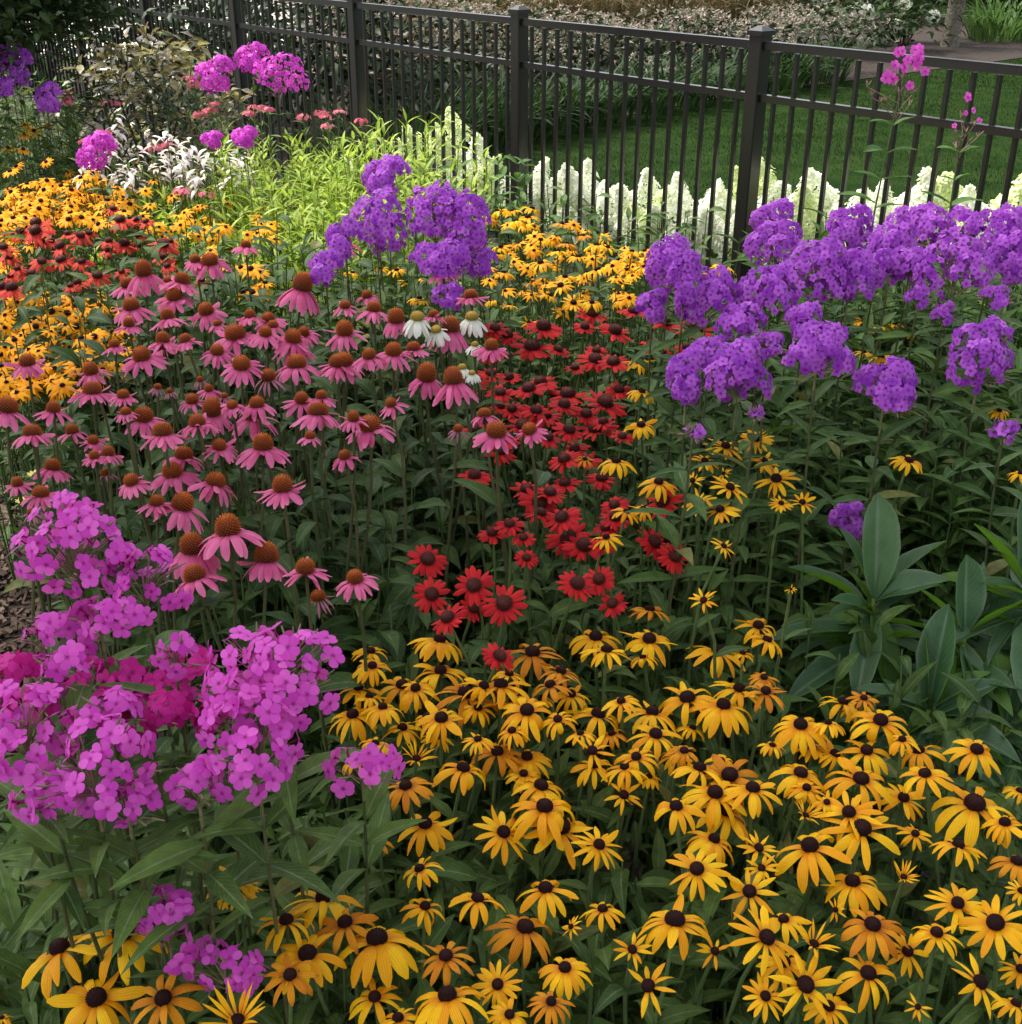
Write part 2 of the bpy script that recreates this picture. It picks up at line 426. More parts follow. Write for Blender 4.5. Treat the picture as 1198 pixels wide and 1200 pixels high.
def dome(rad, hgt, nspk, spk_len, spk_w, z0=0.0, flat=0.5, rows=6, cols=14, core_t=0.3):
    """seed head: a smooth core under spirals of short blunt scales"""
    b = MB()
    th = np.linspace(0, 1, rows + 1)
    pr = np.sin(th * np.pi / 2 * 1.0)
    a = np.arange(cols) / cols * 2 * np.pi
    def prof(f):                      # f 0 at the rim .. 1 at the top
        return rad * np.cos(f * np.pi / 2) ** flat * (1 - .10 * (1 - f) ** 6), hgt * np.sin(f * np.pi / 2)
    rr, zz = prof(th)
    v = np.stack([rr[:, None] * np.cos(a), rr[:, None] * np.sin(a), np.repeat((z0 + zz)[:, None], cols, 1)], -1).reshape(-1, 3)
    i = np.arange(rows)[:, None] * cols; j = np.arange(cols)[None]; k = (j + 1) % cols
    q = np.stack([i + j, i + k, i + cols + k, i + cols + j], -1).reshape(-1, 4)
    b.add((v, q, np.repeat(th, cols) * core_t, np.ones(len(v))), r=0.2)
    pv = np.array([(-1, -1, 0), (1, -1, 0), (1, 1, 0), (-1, 1, 0), (0, 0, 1.0)]) * np.array([spk_w, spk_w, spk_len])
    pf = np.array([[0, 1, 4], [1, 2, 4], [2, 3, 4], [3, 0, 4]])
    for n in range(nspk):
        f = (n + .5) / nspk
        f = 1 - math.sqrt(1 - f) if flat > .45 else f
        ang = n * 2.39996
        r0, z = prof(f)
        r1, z1 = prof(min(f + .03, 1)) if f < .97 else (r0 * .5, z + .002)
        tx, tz = r1 - r0, z1 - z
        nrm = Vector((tz * math.cos(ang), tz * math.sin(ang), -tx)).normalized() + Vector((0, 0, .35))
        T = (pv, pf, np.array([.12 + f * .5] * 4 + [.42 + .58 * f]), np.ones(5))
        b.add(T, frame((r0 * math.cos(ang), r0 * math.sin(ang), z0 + z), nrm, U(0, 3)))
    return b

random.seed(3)
bes_p = {'d': [], 'f': [], 's': [], 'y': []}
for i in range(14):
    bes_p['d'].append(head_petals(random.choice([11, 12, 13, 14, 15]), .245, SH_PETAL, U(.15, .42), U(-1.5, -.95), .34, -.35, miss=.07).mesh('petals', M['bes_petal_old' if i % 7 == 6 else 'bes_petal']))
for i in range(8):
    bes_p['f'].append(head_petals(random.choice([12, 13, 14, 15]), .235, SH_PETAL, U(.12, .3), U(-.7, -.4), .3, -.3, miss=.05).mesh('petals', M['bes_petal']))
for i in range(5):
    bes_p['s'].append(head_petals(random.choice([9, 10, 11]), .225, SH_STAR, U(.3, .5), U(-.8, -.2), .45, -.4, miss=.06).mesh('petals', M['bes_petal']))
for i in range(3):
    bes_p['y'].append(head_petals(random.choice([14, 16]), .15, SH_STAR, U(.8, 1.0), U(.2, .7), .5, -.5, start=.2).mesh('petals', M['bes_petal']))
bes_cone = [dome(U(.205, .235), U(.19, .24), 130, .030, .020, z0=.015, flat=.5).mesh('cone', M['bes_cone']) for _ in range(3)]
bes_bud = [dome(.22, .12, 90, .03, .02, z0=.0, flat=.5).mesh('cone', M['bes_cone'])]
pink_p = [head_petals(random.choice([15, 16, 18, 19]), U(.26, .29), SH_CONEP, U(-.38, .02), U(-1.25, -.75), .32, -.32, ns=5, nc=4, miss=.06, start=.2).mesh('petals', M['pink_petal']) for _ in range(11)]
pink_droop = [head_petals(17, .30, SH_CONEP, U(-.65, -.4), U(-1.4, -1.1), .22, -.3, ns=5, nc=4, start=.24).mesh('petals', M['pink_petal']) for _ in range(3)]
faded_p = [head_petals(13, .16, SH_STAR, U(-.6, -.2), U(-1.4, -.9), .6, -.6, start=.22, miss=.15).mesh('petals', M['faded_petal']) for _ in range(2)]
white_p = [head_petals(16, .28, SH_CONEP, -.5, -1.25, .2, -.32, ns=5, start=.22).mesh('petals', M['white_petal']) for _ in range(2)]
red_p = [head_petals(random.choice([15, 17, 18]), .33, SH_CONEP, U(.0, .15), U(-.6, -.3), .25, -.35, ns=5, nc=4, miss=.05, start=.18).mesh('petals', M['red_petal']) for _ in range(5)]
coral_p = [head_petals(14, .29, SH_CONEP, U(-.3, -.1), U(-1.0, -.7), .25, -.35, ns=4, start=.2).mesh('petals', M['coral_petal']) for _ in range(3)]
cone_pink = [dome(U(.33, .38), U(.36, .52), 150, .10, .022, z0=-.01, flat=.72, core_t=.35).mesh('cone', M['cone_orange']) for _ in range(4)]
cone_tall = [dome(.42, U(.62, .8), 190, .10, .022, z0=-.01, flat=.85, core_t=.35).mesh('cone', M['cone_orange']) for _ in range(3)]
cone_redm = [dome(U(.34, .40), U(.30, .42), 110, .07, .024, z0=-.01, flat=.6, core_t=.35).mesh('cone', M['cone_red']) for _ in range(3)]
cone_white = [dome(.4, .42, 110, .07, .024, flat=.6, core_t=.5).mesh('cone', M['cone_gold'])]

# ------------------------------------------------------------------ stems with leaves
LEAFT = {
    'bes': [strip(1, .30, SH_LANCE, U(.1, .5), U(-.9, -.2), .28, 6, 4, wave=.03, twist=U(-.4, .4)) for _ in range(5)],
    'cone': [strip(1, .34, SH_LEAF, U(.0, .4), U(-1.1, -.4), .30, 7, 4, wave=.04, twist=U(-.4, .4)) for _ in range(5)],
    'phlox': [strip(1, .27, SH_LANCE, U(.1, .5), U(-.8, -.1), .35, 6, 4, twist=U(-.3, .3)) for _ in range(5)],
    'lime': [strip(1, .20, SH_LANCE, U(.2, .6), U(-.4, .1), .3, 4, 2, twist=U(-.3, .3)) for _ in range(4)],
    'broad': [strip(1, .42, SH_BROAD, U(.2, .5), U(-.6, -.1), .35, 7, 4, wave=.02, twist=U(-.3, .3)) for _ in range(4)],
    'small': [strip(1, .45, SH_LEAF, U(.0, .5), U(-.6, .0), .3, 3, 2, twist=U(-.5, .5)) for _ in range(4)],
}

def arc(h, lean, axis, n=7):
    """stem from the origin to a head at (lean, h), ending along the head's axis"""
    p0, p3 = np.zeros(3), np.array([lean[0], lean[1], h])
    p1 = np.array([lean[0] * .1, lean[1] * .1, h * .45])
    p2 = p3 - np.array(axis) * h * .22
    t = np.linspace(0, 1, n)[:, None]
    return (1 - t) ** 3 * p0 + 3 * t * (1 - t) ** 2 * p1 + 3 * t * t * (1 - t) * p2 + t ** 3 * p3

def put_leaves(b, path, kind, n, L0, L1, lo=.08, hi=.8, opposite=False, pitch=(.1, .8), taper=.4):
    ang = U(0, 6.3)
    P = np.asarray(path)
    for i in range(n):
        f = lo + (hi - lo) * (i + U(-.2, .2)) / max(n - 1, 1)
        f = min(max(f, 0), .97)
        k = f * (len(P) - 1); j = int(k)
        pos = P[j] + (P[min(j + 1, len(P) - 1)] - P[j]) * (k - j)
        L = U(L0, L1) * (1 - taper * f)
        for side in ((0, math.pi) if opposite else (0,)):
            b.add(random.choice(LEAFT[kind]), xf(pos, ang + side + U(-.25, .25), U(*pitch) - .15, U(-.35, .35), L))
        ang += math.pi / 2 if opposite else 2.4
    return b

def flower(name, px, py, d, z, kind, petals, cone, tilt, label, cat, group, leafk, leafm, nl, L0, L1, drop=0.0, stem='stem_green', stem_r=.0022):
    """one stem with one head: an Empty at its foot parents petals, cone, stem and leaves"""
    head, t = at(px, py, z)
    rad = d * t / 2
    az = U(-1.3, 1.3)
    axis = Vector((math.sin(az) * math.sin(tilt), -math.cos(az) * math.sin(tilt), math.cos(tilt)))
    lean = Vector((U(-.11, .11), U(-.09, .07)))
    root = thing(name, (head.x - lean.x, head.y - lean.y, 0), label, cat, group)
    loc = Vector((lean.x, lean.y, z))
    hm = Matrix(frame(loc, axis, U(0, 6.28), rad))
    link('petals', petals, root, hm)
    link('cone', cone, root, hm)
    path = arc(z - .004, lean, axis)
    link('stem', MB().add(tube(path, stem_r * 1.5, stem_r, 6)).mesh('stem', M[stem]), root)
    if nl:
        b = put_leaves(MB(), path, leafk, nl, L0, L1, .06, .78)
        link('leaves', b.mesh('leaves', M[leafm]), root)
    return root

# ------------------------------------------------------------------ where the heads are in the photograph (tile origin; x y width[flag], all at 3 x)
TILE = {'A': (0, 0), 'B': (400, 0), 'C': (798, 0), 'D': (0, 400), 'E': (400, 400), 'F': (798, 400), 'G': (0, 800), 'H': (400, 800), 'I': (798, 800)}
def rows(text):
    out = []
    tile = None
    for w in text.split(';'):
        w = w.split()
        if not w:
            continue
        if w[0].isalpha():
            tile = TILE[w[0]]; w = w[1:]
        fl = w[2].lstrip('0123456789')
        out.append((tile[0] + int(w[0]) / 2.995, tile[1] + int(w[1]) / 2.995, int(w[2][:len(w[2]) - len(fl)]) / 2.995, fl))
    return out

BES_FRONT = rows('''G 215 935 280;435 880 290;342 1110 300;577 1110 250;813 690 180;842 732 150;1140 762 260;1082 955 260;1020 1027 190;835 1185 180y;10 1175 70;
H 215 12 180;262 22 150;438 42 230;147 88 140;42 115 180;352 128 200;215 160 140;343 195 110;57 268 120;428 303 190;548 245 180;652 100 200;806 42 140;900 115 200;983 67 130;1090 107 190;1102 183 180;1175 255 120;1035 262 150;997 300 150;887 290 150;1080 330 90;652 262 160;700 365 200;714 440 250;228 365 180;296 498 190;568 526 190f;768 507 260f;130 555 100;478 760 180;645 862 240;128 903 300;368 960 190;375 1102 280;200 1178 160;590 1165 150;808 855 80s;1020 935 130s;1078 1065 190s;1170 838 280;1175 437 180;990 395 140s;265 265 100y;560 12 210;735 10 150;700 60 90;880 240 150s;300 120 110;500 15 150;
I 202 25 180;296 32 150;148 82 210;418 150 190;460 230 120;538 253 150;566 70 150;625 88 130;640 55 100;698 135 200;515 143 110;650 240 180;835 240 160;855 322 170;1035 237 180;170 328 230;118 390 230;418 320 190;440 370 130;630 342 220;778 405 160f;588 457 200f;632 515 260f;452 577 260;1027 430 290;970 572 170;55 655 200f;270 580 140s;240 733 190s;283 650 110s;360 833 160;297 895 240f;465 915 120y;117 942 130s;433 1060 240s;792 942 160f;1102 845 240f;1043 1052 210s;1190 1005 140f;1175 630 170;1190 730 100f;540 795 80s;830 1135 90s;1185 380 100;140 275 110;40 160 100;10 240 120;775 200 110;780 680 80y;820 530 110;435 465 90y;320 220 90;510 420 100;
E 1082 945 140;1080 1048 190;345 1052 180;893 1040 180;930 1087 160;672 1095 200;1060 1110 100;770 1160 150;350 1160 180;105 1090 130;110 1140 130;590 1170 120;
F 270 1000 150;300 1050 130;130 1090 200;215 1095 90;290 1180 100;
H 60 20 140;100 50 120;480 90 120;600 60 130;760 130 130;840 180 110;950 180 110;600 170 120;480 200 110;120 215 120;640 320 120;''')
BES_MID = rows('''F 155 372 115f;265 345 95f;82 422 90f;292 422 85f;333 485 125f;170 515 110f;65 565 95f;137 593 105f;350 570 70f;425 567 80f;40 490 70s;150 465 50s;148 720 75s;80 910 85s;797 422 105;1190 465 70;1115 245 60;385 870 35s;
E 965 425 110;1113 497 110;1052 297 100;1060 590 80;1000 600 80;1045 75 90;930 690 90;855 415 60;1055 180 80;
F 60 40 110;85 95 70;700 60 80;640 40 60;740 60 70;''')
BES_FENCE = rows('''B 195 950 65;235 995 70;40 960 60;490 955 65;570 960 75;700 925 90;790 860 75;775 790 75;655 765 85;560 745 75;770 1005 95f;815 1065 85f;880 1065 75;660 1135 75f;895 865 85;900 950 90;935 870 65;985 995 75f;985 1055 85;1015 910 85;1020 885 65;560 870 80;550 895 65;615 780 75;600 745 70;670 735 75;740 840 75;700 845 70;760 885 75;830 905 75;785 975 80;1065 885 70;1095 880 70;1065 940 80;730 1040 70;540 1055 75;590 1075 60;275 1050 75;140 945 55;300 980 60;250 690 50;665 995 65;490 740 60;640 790 70;520 770 60;850 830 60;860 960 70;950 930 70;1000 950 70;
C 150 945 90;60 965 70;215 1030 45;400 1085 60;440 1080 60;640 1130 70;700 1150 80;750 1140 70;820 1170 70;''')
PINK = rows('''A 865 860 80;740 910 120;688 910 80;508 950 130t;598 985 90;640 980 120;450 995 100;615 1037 120;465 1070 120;728 1085 120;592 1108 110;455 1135 90;575 1190 110;655 1190 90;765 1135 60;880 1105 90;945 1115 100;960 1140 80;935 1165 100;830 1165 150;1030 1180 130;1070 1165 90;1060 1000 150t;
B 15 850 100;130 825 80o;357 945 100;455 1035 100;92 1035 80;15 1070 80;115 1080 110;195 1115 130t;268 1110 100w;325 1105 80;385 1148 140t;459 1110 95w;335 1155 75w;15 1155 140;
D 100 68 120;325 98 120;327 168 130;502 45 140;575 15 110;765 30 100;850 75 130;1043 72 140;1185 72 120;945 120 110o;1035 10 140;405 10 80;25 228 160;190 233 110;117 315 130;258 310 100;436 185 90;445 245 80;507 258 140;575 313 140;677 203 100;748 237 150t;735 165 70;818 220 80;890 253 150;905 215 110;697 280 120;1060 200 110;1117 240 150;1130 190 90;925 358 160;647 393 130;773 363 110;610 452 150;757 485 140;383 390 100;335 400 80;330 345 80;187 435 120;65 495 90;147 528 120;375 460 75o;467 485 110;552 560 110;640 565 170;995 503 160;805 650 200;678 715 180t;688 815 160;937 750 180t;1075 790 150;1090 330 80;1120 890 110o;115 600 70o;790 190 55o;705 135 55o;600 175 50o;555 160 60o;
E 300 115 150t;395 130 150t;10 65 140;45 265 100;103 288 160;15 398 90;545 310 150;662 305 110;503 252 100;178 215 90;410 305 75o;52 825 130;185 30 130;255 20 100;527 15 110;100 45 100;425 90 65w;460 110 50w;470 10 55w;''')
RED_FAR = rows('''A 130 785 100;425 775 90;480 772 60;515 780 55;75 815 80;240 822 60;285 830 80;315 820 60;150 850 60;183 850 60;218 868 80;130 815 100;385 848 65;440 860 90;490 830 60;492 865 60;575 860 100;600 850 60;15 870 80;150 920 80;218 915 90;290 920 70;35 905 80;110 965 70;40 970 60;65 945 60;345 970 90;385 880 70;430 955 55;575 905 80;275 995 70;45 1015 100;10 1010 80;400 735 60;590 935 60;250 1005 55;710 985 60;''')
RED = rows('''B 880 1105 100;1025 1095 100;710 1150 120;960 1165 110;855 1150 75;1135 1135 100;540 1155 90;585 1180 90;
E 525 115 90;590 130 80;670 22 140;760 30 80;820 95 75;890 65 110;955 75 110;895 35 75;700 145 110;795 188 130;925 218 140;718 265 100;895 308 130;725 340 90;820 380 90;600 240 80;975 172 90;920 285 80;985 335 75;1090 15 100;1125 40 80;785 500 100;695 567 130f;775 620 120f;797 690 140f;850 720 130;958 575 90;930 655 90;915 718 80;650 760 75f;640 690 75;303 765 125f;318 888 120f;467 858 130f;572 920 140f;375 970 120f;465 935 95f;827 852 120f;905 835 100f;952 920 95f;1097 705 120f;1170 755 110f;1130 563 120f;555 1105 115f;560 230 65;
F 20 25 80;95 95 70;C 30 1150 110;60 1165 90;''')

random.seed(77)
def inside(poly, x, y):
    c = False
    for (x0, y0), (x1, y1) in zip(poly, poly[1:] + poly[:1]):
        if (y0 > y) != (y1 > y) and x < (x1 - x0) * (y - y0) / (y1 - y0) + x0:
            c = not c
    return c
for poly, n, gap in (([(490, 990), (760, 950), (900, 1000), (900, 1180), (500, 1180)], 10, 58), ([(900, 1010), (1190, 960), (1190, 1180), (900, 1180)], 9, 58),
                     ([(330, 1060), (480, 1000), (500, 1180), (330, 1190)], 3, 56), ([(420, 780), (760, 770), (900, 840), (900, 960), (480, 960)], 4, 34)):
    for _ in range(500):
        if n <= 0:
            break
        x, y = random.uniform(330, 1190), random.uniform(770, 1190)
        if inside(poly, x, y) and all(abs(x - a[0]) + 1.3 * abs(y - a[1]) > gap for a in BES_FRONT):
            BES_FRONT.append((x, y, random.uniform(46, 76), random.choice(['', '', '', 'f', ''])))
            n -= 1
for _ in range(400):
    if len(RED) >= 80:
        break
    x, y = random.uniform(550, 745), random.uniform(375, 640)
    if abs(x - 560 - (y - 375) * .32) < 95 and all(abs(x - a[0]) + 1.3 * abs(y - a[1]) > 17 for a in RED):
        RED.append((x, y, random.uniform(28, 40), ''))
ORD = ['first', 'second', 'third', 'fourth', 'fifth', 'sixth', 'seventh', 'eighth', 'ninth', 'tenth', 'eleventh', 'twelfth']
SIZES = [(0, 'small'), (.34, 'mid-sized'), (.75, 'large')]

def labels(items, look, patches, fallback):
    """a label for every head: its own look, then its place counted along a row of a patch that can be found by a landmark"""
    lab = [None] * len(items)
    by = {}
    for i, (x, y, d, f) in enumerate(items):
        for j, (nm, x0, y0, x1, y1) in enumerate(patches):
            if x0 <= x < x1 and y0 <= y < y1:
                by.setdefault(nm, []).append(i); break
        else:
            by.setdefault(fallback, []).append(i)
    for nm, idx in by.items():
        k = max(1, -(-len(idx) // 9))
        idx.sort(key=lambda i: items[i][1])
        per = -(-len(idx) // k)
        for row in range(k):
            part = sorted(idx[row * per:(row + 1) * per], key=lambda i: items[i][0])
            rw = '' if k == 1 else ', ' + (['back', 'front'] if k == 2 else ['back', 'middle', 'front'] if k == 3 else ['back', 'second', 'third', 'front'] if k == 4 else ['back', 'second', 'third', 'fourth', 'front', 'lowest'])[row] + ' row'
            for n, i in enumerate(part):
                lab[i] = f'{look(items[i])}, {ORD[n]} from left{rw}, {nm}'
    return lab

def bes_look(it):
    return {'': 'drooping', 'f': 'open', 's': 'sparse starry', 'y': 'half-open'}[it[3]] + ' yellow black-eyed susan'

lab_front = labels(BES_FRONT, bes_look, [
    ('beside the bottom pink phlox', 0, 1040, 260, 1230), ('under the pink phlox clusters', 200, 1000, 480, 1230),
    ('touching the pink phlox edge', 380, 740, 480, 1000), ('below the peony leaves', 930, 800, 1230, 900),
    ('under the red coneflowers', 480, 700, 790, 830), ('before the dark gap', 790, 720, 930, 830),
    ('middle of the yellow bed', 480, 830, 720, 960), ('yellow bed beside the gap', 720, 830, 930, 960),
    ('patch in front of the peony', 930, 900, 1230, 1000), ('lower middle of the bed', 480, 960, 760, 1080),
    ('lower patch below starry blooms', 760, 960, 980, 1080), ('bottom edge of the bed', 380, 1080, 800, 1230)],
    'bottom corner patch')
lab_mid = labels(BES_MID, bes_look, [('group left of the peony', 800, 500, 960, 780), ('purple phlox stems', 800, 390, 1230, 600)], 'red coneflower patch')
lab_fence = labels(BES_FENCE, bes_look, [('group around the purple phlox mound', 400, 200, 540, 380), ('drift under the white hydrangeas', 540, 200, 690, 320),
    ('drift behind the red coneflowers', 540, 320, 800, 420), ('gaps between purple phlox', 800, 290, 1230, 420)], 'drift beside the purple phlox')

def pink_look(it):
    return {'': 'pink coneflower', 't': 'tall-coned pink coneflower', 'o': 'faded dull pink coneflower', 'w': 'white coneflower with greenish cone'}[it[3]]
lab_pink = labels(PINK, pink_look, [
    ('group above the pink phlox', 0, 540, 200, 620), ('group by the left edge', 0, 400, 130, 540),
    ('lowest coneflower group', 190, 590, 460, 720), ('group beside the purple phlox', 360, 260, 480, 420),
    ('group over the red coneflowers', 480, 300, 640, 600), ('far end of the clump', 130, 260, 260, 400),
    ('back middle of the clump', 260, 260, 360, 400), ('left flank of the clump', 130, 400, 230, 600),
    ('heart of the clump', 230, 400, 340, 600)], 'front of the clump')
lab_red = labels(RED, lambda it: ('open ' if it[3] == 'f' else '') + 'red coneflower', [
    ('group above the yellow bed', 480, 640, 610, 800), ('group beside the pink coneflowers', 500, 380, 600, 500),
    ('patch below the orange drift', 600, 350, 800, 450), ('middle of the red patch', 600, 450, 740, 580),
    ('lower red patch', 600, 580, 740, 720)], 'group beside the yellow flowers')
lab_rfar = labels(RED_FAR, lambda it: 'coral red coneflower', [('far left group', 0, 240, 66, 360), ('far middle group', 66, 240, 128, 360)], 'group near the tall pink coneflowers')

def group_of(n):
    return n

random.seed(21)
def bes(items, labs, z0, zj, nl, grp, L0, L1, grow=1.0):
    for it, lb in zip(items, labs):
        x, y, d, f = it
        kind = f or 'd'
        tilt = {'d': U(-.42, .16), 'f': U(.15, .42), 's': U(.25, .7), 'y': U(.1, .4)}[kind]
        flower('black_eyed_susan', x, y, d * grow * (1.3 if kind == 'y' else 1.08), z0 + U(-zj, zj), kind, random.choice(bes_p[kind]), random.choice(bes_bud if kind == 'y' else bes_cone), tilt,
               lb, 'flower', grp, 'bes', 'leaf_bes', nl, L0, L1)
bes(BES_FRONT, lab_front, .62, .03, 3, 'black-eyed susans in the front bed', .07, .11)
bes(BES_MID, lab_mid, .74, .03, 3, 'black-eyed susans among the red coneflowers', .06, .09, 1.18)
bes(BES_FENCE, lab_fence, .66, .03, 2, 'black-eyed susans by the fence', .06, .09)

for it, lb in zip(PINK, lab_pink):
    x, y, d, f = it
    z = (.84 if y < 520 else .80) + U(-.03, .03)
    if y > 680: z = .62
    p, c = {'': (pink_p, cone_pink), 't': (pink_droop, cone_tall), 'o': (faded_p, cone_pink), 'w': (white_p, cone_white)}[f]
    flower('white_coneflower' if f == 'w' else 'pink_coneflower', x, y + d * .10, d * (1.04 if f == 't' else 1.2), z, f, random.choice(p), random.choice(c), U(-.36, .28), lb, 'flower', 'coneflowers in the pink clump',
           'cone', 'leaf_cone', 3, .10, .15, stem='stem_dark', stem_r=.0026)
for it, lb in zip(RED, lab_red):
    x, y, d, f = it
    flower('red_coneflower', x, y, d * 1.13, .66 + U(-.03, .03) + (.01 if y > 600 else 0), f, random.choice(red_p), random.choice(cone_redm), U(.4, .7) if f else U(.08, .35), lb, 'flower', 'red coneflowers in the middle bed',
           'cone', 'leaf_red', 3, .07, .10, stem_r=.0022)
for it, lb in zip(RED_FAR, lab_rfar):
    x, y, d, f = it
    flower('red_coneflower', x, y, d * 1.1, .72 + U(-.03, .03), f, random.choice(coral_p), random.choice(cone_redm), U(.05, .4), lb, 'flower', 'coral red coneflowers in the far bed',
           'cone', 'leaf_red', 2, .07, .10, stem_r=.0022)

# far drifts: small whole flowers, one mesh each
def inside(poly, x, y):
    c = False
    for (x0, y0), (x1, y1) in zip(poly, poly[1:] + poly[:1]):
        if (y0 > y) != (y1 > y) and x < (x1 - x0) * (y - y0) / (y1 - y0) + x0:
            c = not c
    return c

def scatter(poly, n, gap=0.0, grow=0.0):
    """points in a photograph polygon kept apart; gap grows towards the viewer"""
    xs = [p[0] for p in poly]; ys = [p[1] for p in poly]
    out = []
    for _ in range(n * 30):
        if len(out) >= n:
            break
        x, y = U(min(xs), max(xs)), U(min(ys), max(ys))
        if inside(poly, x, y) and all(abs(x - a) + abs(y - b) * 1.4 > gap for a, b in out):
            out.append((x, y))
    return out

def small_bes():
    b = MB()
    for i in range(11):
        T = strip(U(.85, 1), .3, SH_PETAL, U(.1, .3), U(-1.1, -.5), -.3, 3, 2)
        v = T[0].copy(); v[:, 0] += .1
        b.add((v, *T[1:]), xf(az=2 * math.pi * (i + U(-.2, .2)) / 11), mat=0)
    c = dome(.24, .22, 24, .03, .03, z0=.01)
    b.v += c.v; b.a += c.a; b.li += [l + b.n for l in c.li]; b.lt += c.lt; b.mi += [np.ones_like(m) for m in c.mi]; b.n += c.n
    b.add(tube([(0, 0, 0), (.1, .1, -4), (.3, .2, -9), (.3, .2, -18)], .05, .06, 4), mat=2)
    return b
far_bes = [small_bes().mesh('black_eyed_susan', [M['bes_far'], M['bes_cone'], M['stem_green']]) for _ in range(6)]
random.seed(5)
DRIFTS = [
    ([(0, 225), (30, 205), (90, 200), (150, 212), (155, 245), (130, 262), (100, 268), (60, 250), (0, 275)], 28, 9, 'small golden black-eyed susan packed in the far drift above the red coneflowers', 'golden drift above the red coneflowers', .70),
    ([(30, 345), (60, 332), (140, 348), (150, 395), (90, 410), (40, 405), (0, 440), (0, 395)], 16, 11, 'small golden black-eyed susan in the drift between red and pink coneflowers', 'golden drift between red and pink coneflowers', .66),
    ([(0, 130), (30, 138), (85, 140), (85, 165), (40, 205), (0, 200)], 9, 15, 'small golden black-eyed susan scattered under the far purple phlox', 'golden flowers under the far purple phlox', .72),
    ([(255, 305), (330, 300), (332, 345), (270, 345)], 8, 11, 'small golden black-eyed susan just behind the tallest pink coneflower', 'golden flowers behind the pink coneflowers', .66),
]
extra = []
for poly, n, gap, lb, grp, z in DRIFTS:
    for x, y in scatter(poly, n, gap):
        p, t = at(x, y, z + U(-.03, .03))
        o = link('black_eyed_susan', random.choice(far_bes), None, Matrix(frame(p, (U(-.4, .4), U(-.6, .1), 1), U(0, 6), U(.030, .041))))
        tag(o, lb, 'flower', grp)
# the loosest and smallest of the far flowers, too many and too scattered to count
b = MB()
sm = [strip(1, .3, SH_PETAL, .2, -.8, -.3, 2, 2)]
for poly, n in (([(0, 225), (90, 200), (155, 215), (150, 262), (60, 262), (0, 330)], 230), ([(150, 205), (300, 215), (330, 290), (240, 300), (150, 280)], 60), ([(0, 340), (150, 350), (160, 420), (90, 460), (0, 470)], 150),
                ([(540, 245), (690, 260), (800, 330), (700, 380), (560, 330)], 60)):
    for x, y in scatter(poly, n, 4):
        p, t = at(x, y, U(.52, .68))
        f = frame(p, (U(-.5, .5), U(-.7, .1), 1), U(0, 6), U(.024, .036))
        for i in range(9):
            b.add(sm[0], f @ xf(az=2 * math.pi * (i + U(-.2, .2)) / 9, sc_=U(1.0, 1.25)), r=random.random(), mat=0)
        b.add(tube([(0, 0, .2), (0, 0, .05), (0, 0, 0)], .05, .22, 6), f, mat=1)
        b.add(tube([(0, 0, 0), (U(-1, 1), U(-1, 1), -9), (U(-1, 1), U(-1, 1), -17)], .05, .06, 3), f, mat=2)
tag(link('far_yellow_blossoms', b.mesh('far_yellow_blossoms', [M['bes_far'], M['bes_cone'], M['stem_green']])), 'tiny golden daisies sprinkled between the far plants', None, None, 'stuff')

# ------------------------------------------------------------------ phlox
def floret(size=1.0, ns=4, nc=2, tube_len=.9):
    b = MB()
    for i in range(5):
        T = strip(1.0, .86, SH_FLORET, U(-.1, .3), U(-.5, .1), U(-.2, .1), ns, nc, wave=U(.0, .04), twist=U(-.25, .25))
        b.add(T, xf(loc=(0, 0, .012 * (i % 2)), az=2 * math.pi * (i + U(-.08, .08)) / 5))
    if tube_len:
        b.add((lambda T: (T[0], T[1], T[2] * 0, T[3]))(tube([(0, 0, 0.02), (0, 0, -tube_len * .5), (0, 0, -tube_len)], .10, .07, 5)))
    return b

def as_template(b):
    v = np.concatenate(b.v); a = np.concatenate(b.a)
    return (v, [l.reshape(-1, int(k[0])) for l, k in zip(b.li, b.lt)], a[:, 0], a[:, 1])

random.seed(31)
FLOR = [as_template(floret()) for _ in range(4)]
FLOR_LO = [as_template(floret(ns=3, tube_len=0)) for _ in range(3)]
BUD = (lambda T: T)(tube([(0, 0, 0), (0, 0, .5), (0, 0, .8), (0, 0, 1)], .10, .06, 5))
BUD = (BUD[0] * np.array([1, 1, 1]), BUD[1], BUD[2], BUD[3])

def dome_points(n, rx, rz, low=-.35, lumps=None):
    """directions and places spread over the side branches of an uneven, blunt cone of blossom"""
    m = lumps or max(1, min(9, round(n / 8)))
    cs = []
    for i in range(m):
        z = 1 - (1 - low) * (i + .5) / m
        a = i * 2.39996 + U(-.5, .5)
        q = math.sqrt(max(0, 1 - z * z)) * U(.75, 1.05)
        cs.append(Vector((q * math.cos(a), q * math.sin(a), z * U(.85, 1.1))) * .56)
    if m == 1:
        cs = [Vector((0, 0, 0))]
    out = []
    rl = 1.0 if m == 1 else min(.66, 1.15 / math.sqrt(m) + .18)
    for i in range(n):
        c = cs[i % m]
        k = i // m
        per = max(1, -(-n // m))
        z = 1 - 1.45 * (k + .5) / per
        a = k * 2.39996 + i * 1.1 + U(-.3, .3)
        q = math.sqrt(max(0, 1 - z * z))
        d = Vector((q * math.cos(a), q * math.sin(a), z))
        d = (d + c * 1.1).normalized()
        p = c + d * rl * U(.85, 1.1)
        out.append((Vector((p.x * rx, p.y * rx, p.z * rz)), Vector((d.x, d.y, d.z * .85 + .15)).normalized()))
    return out

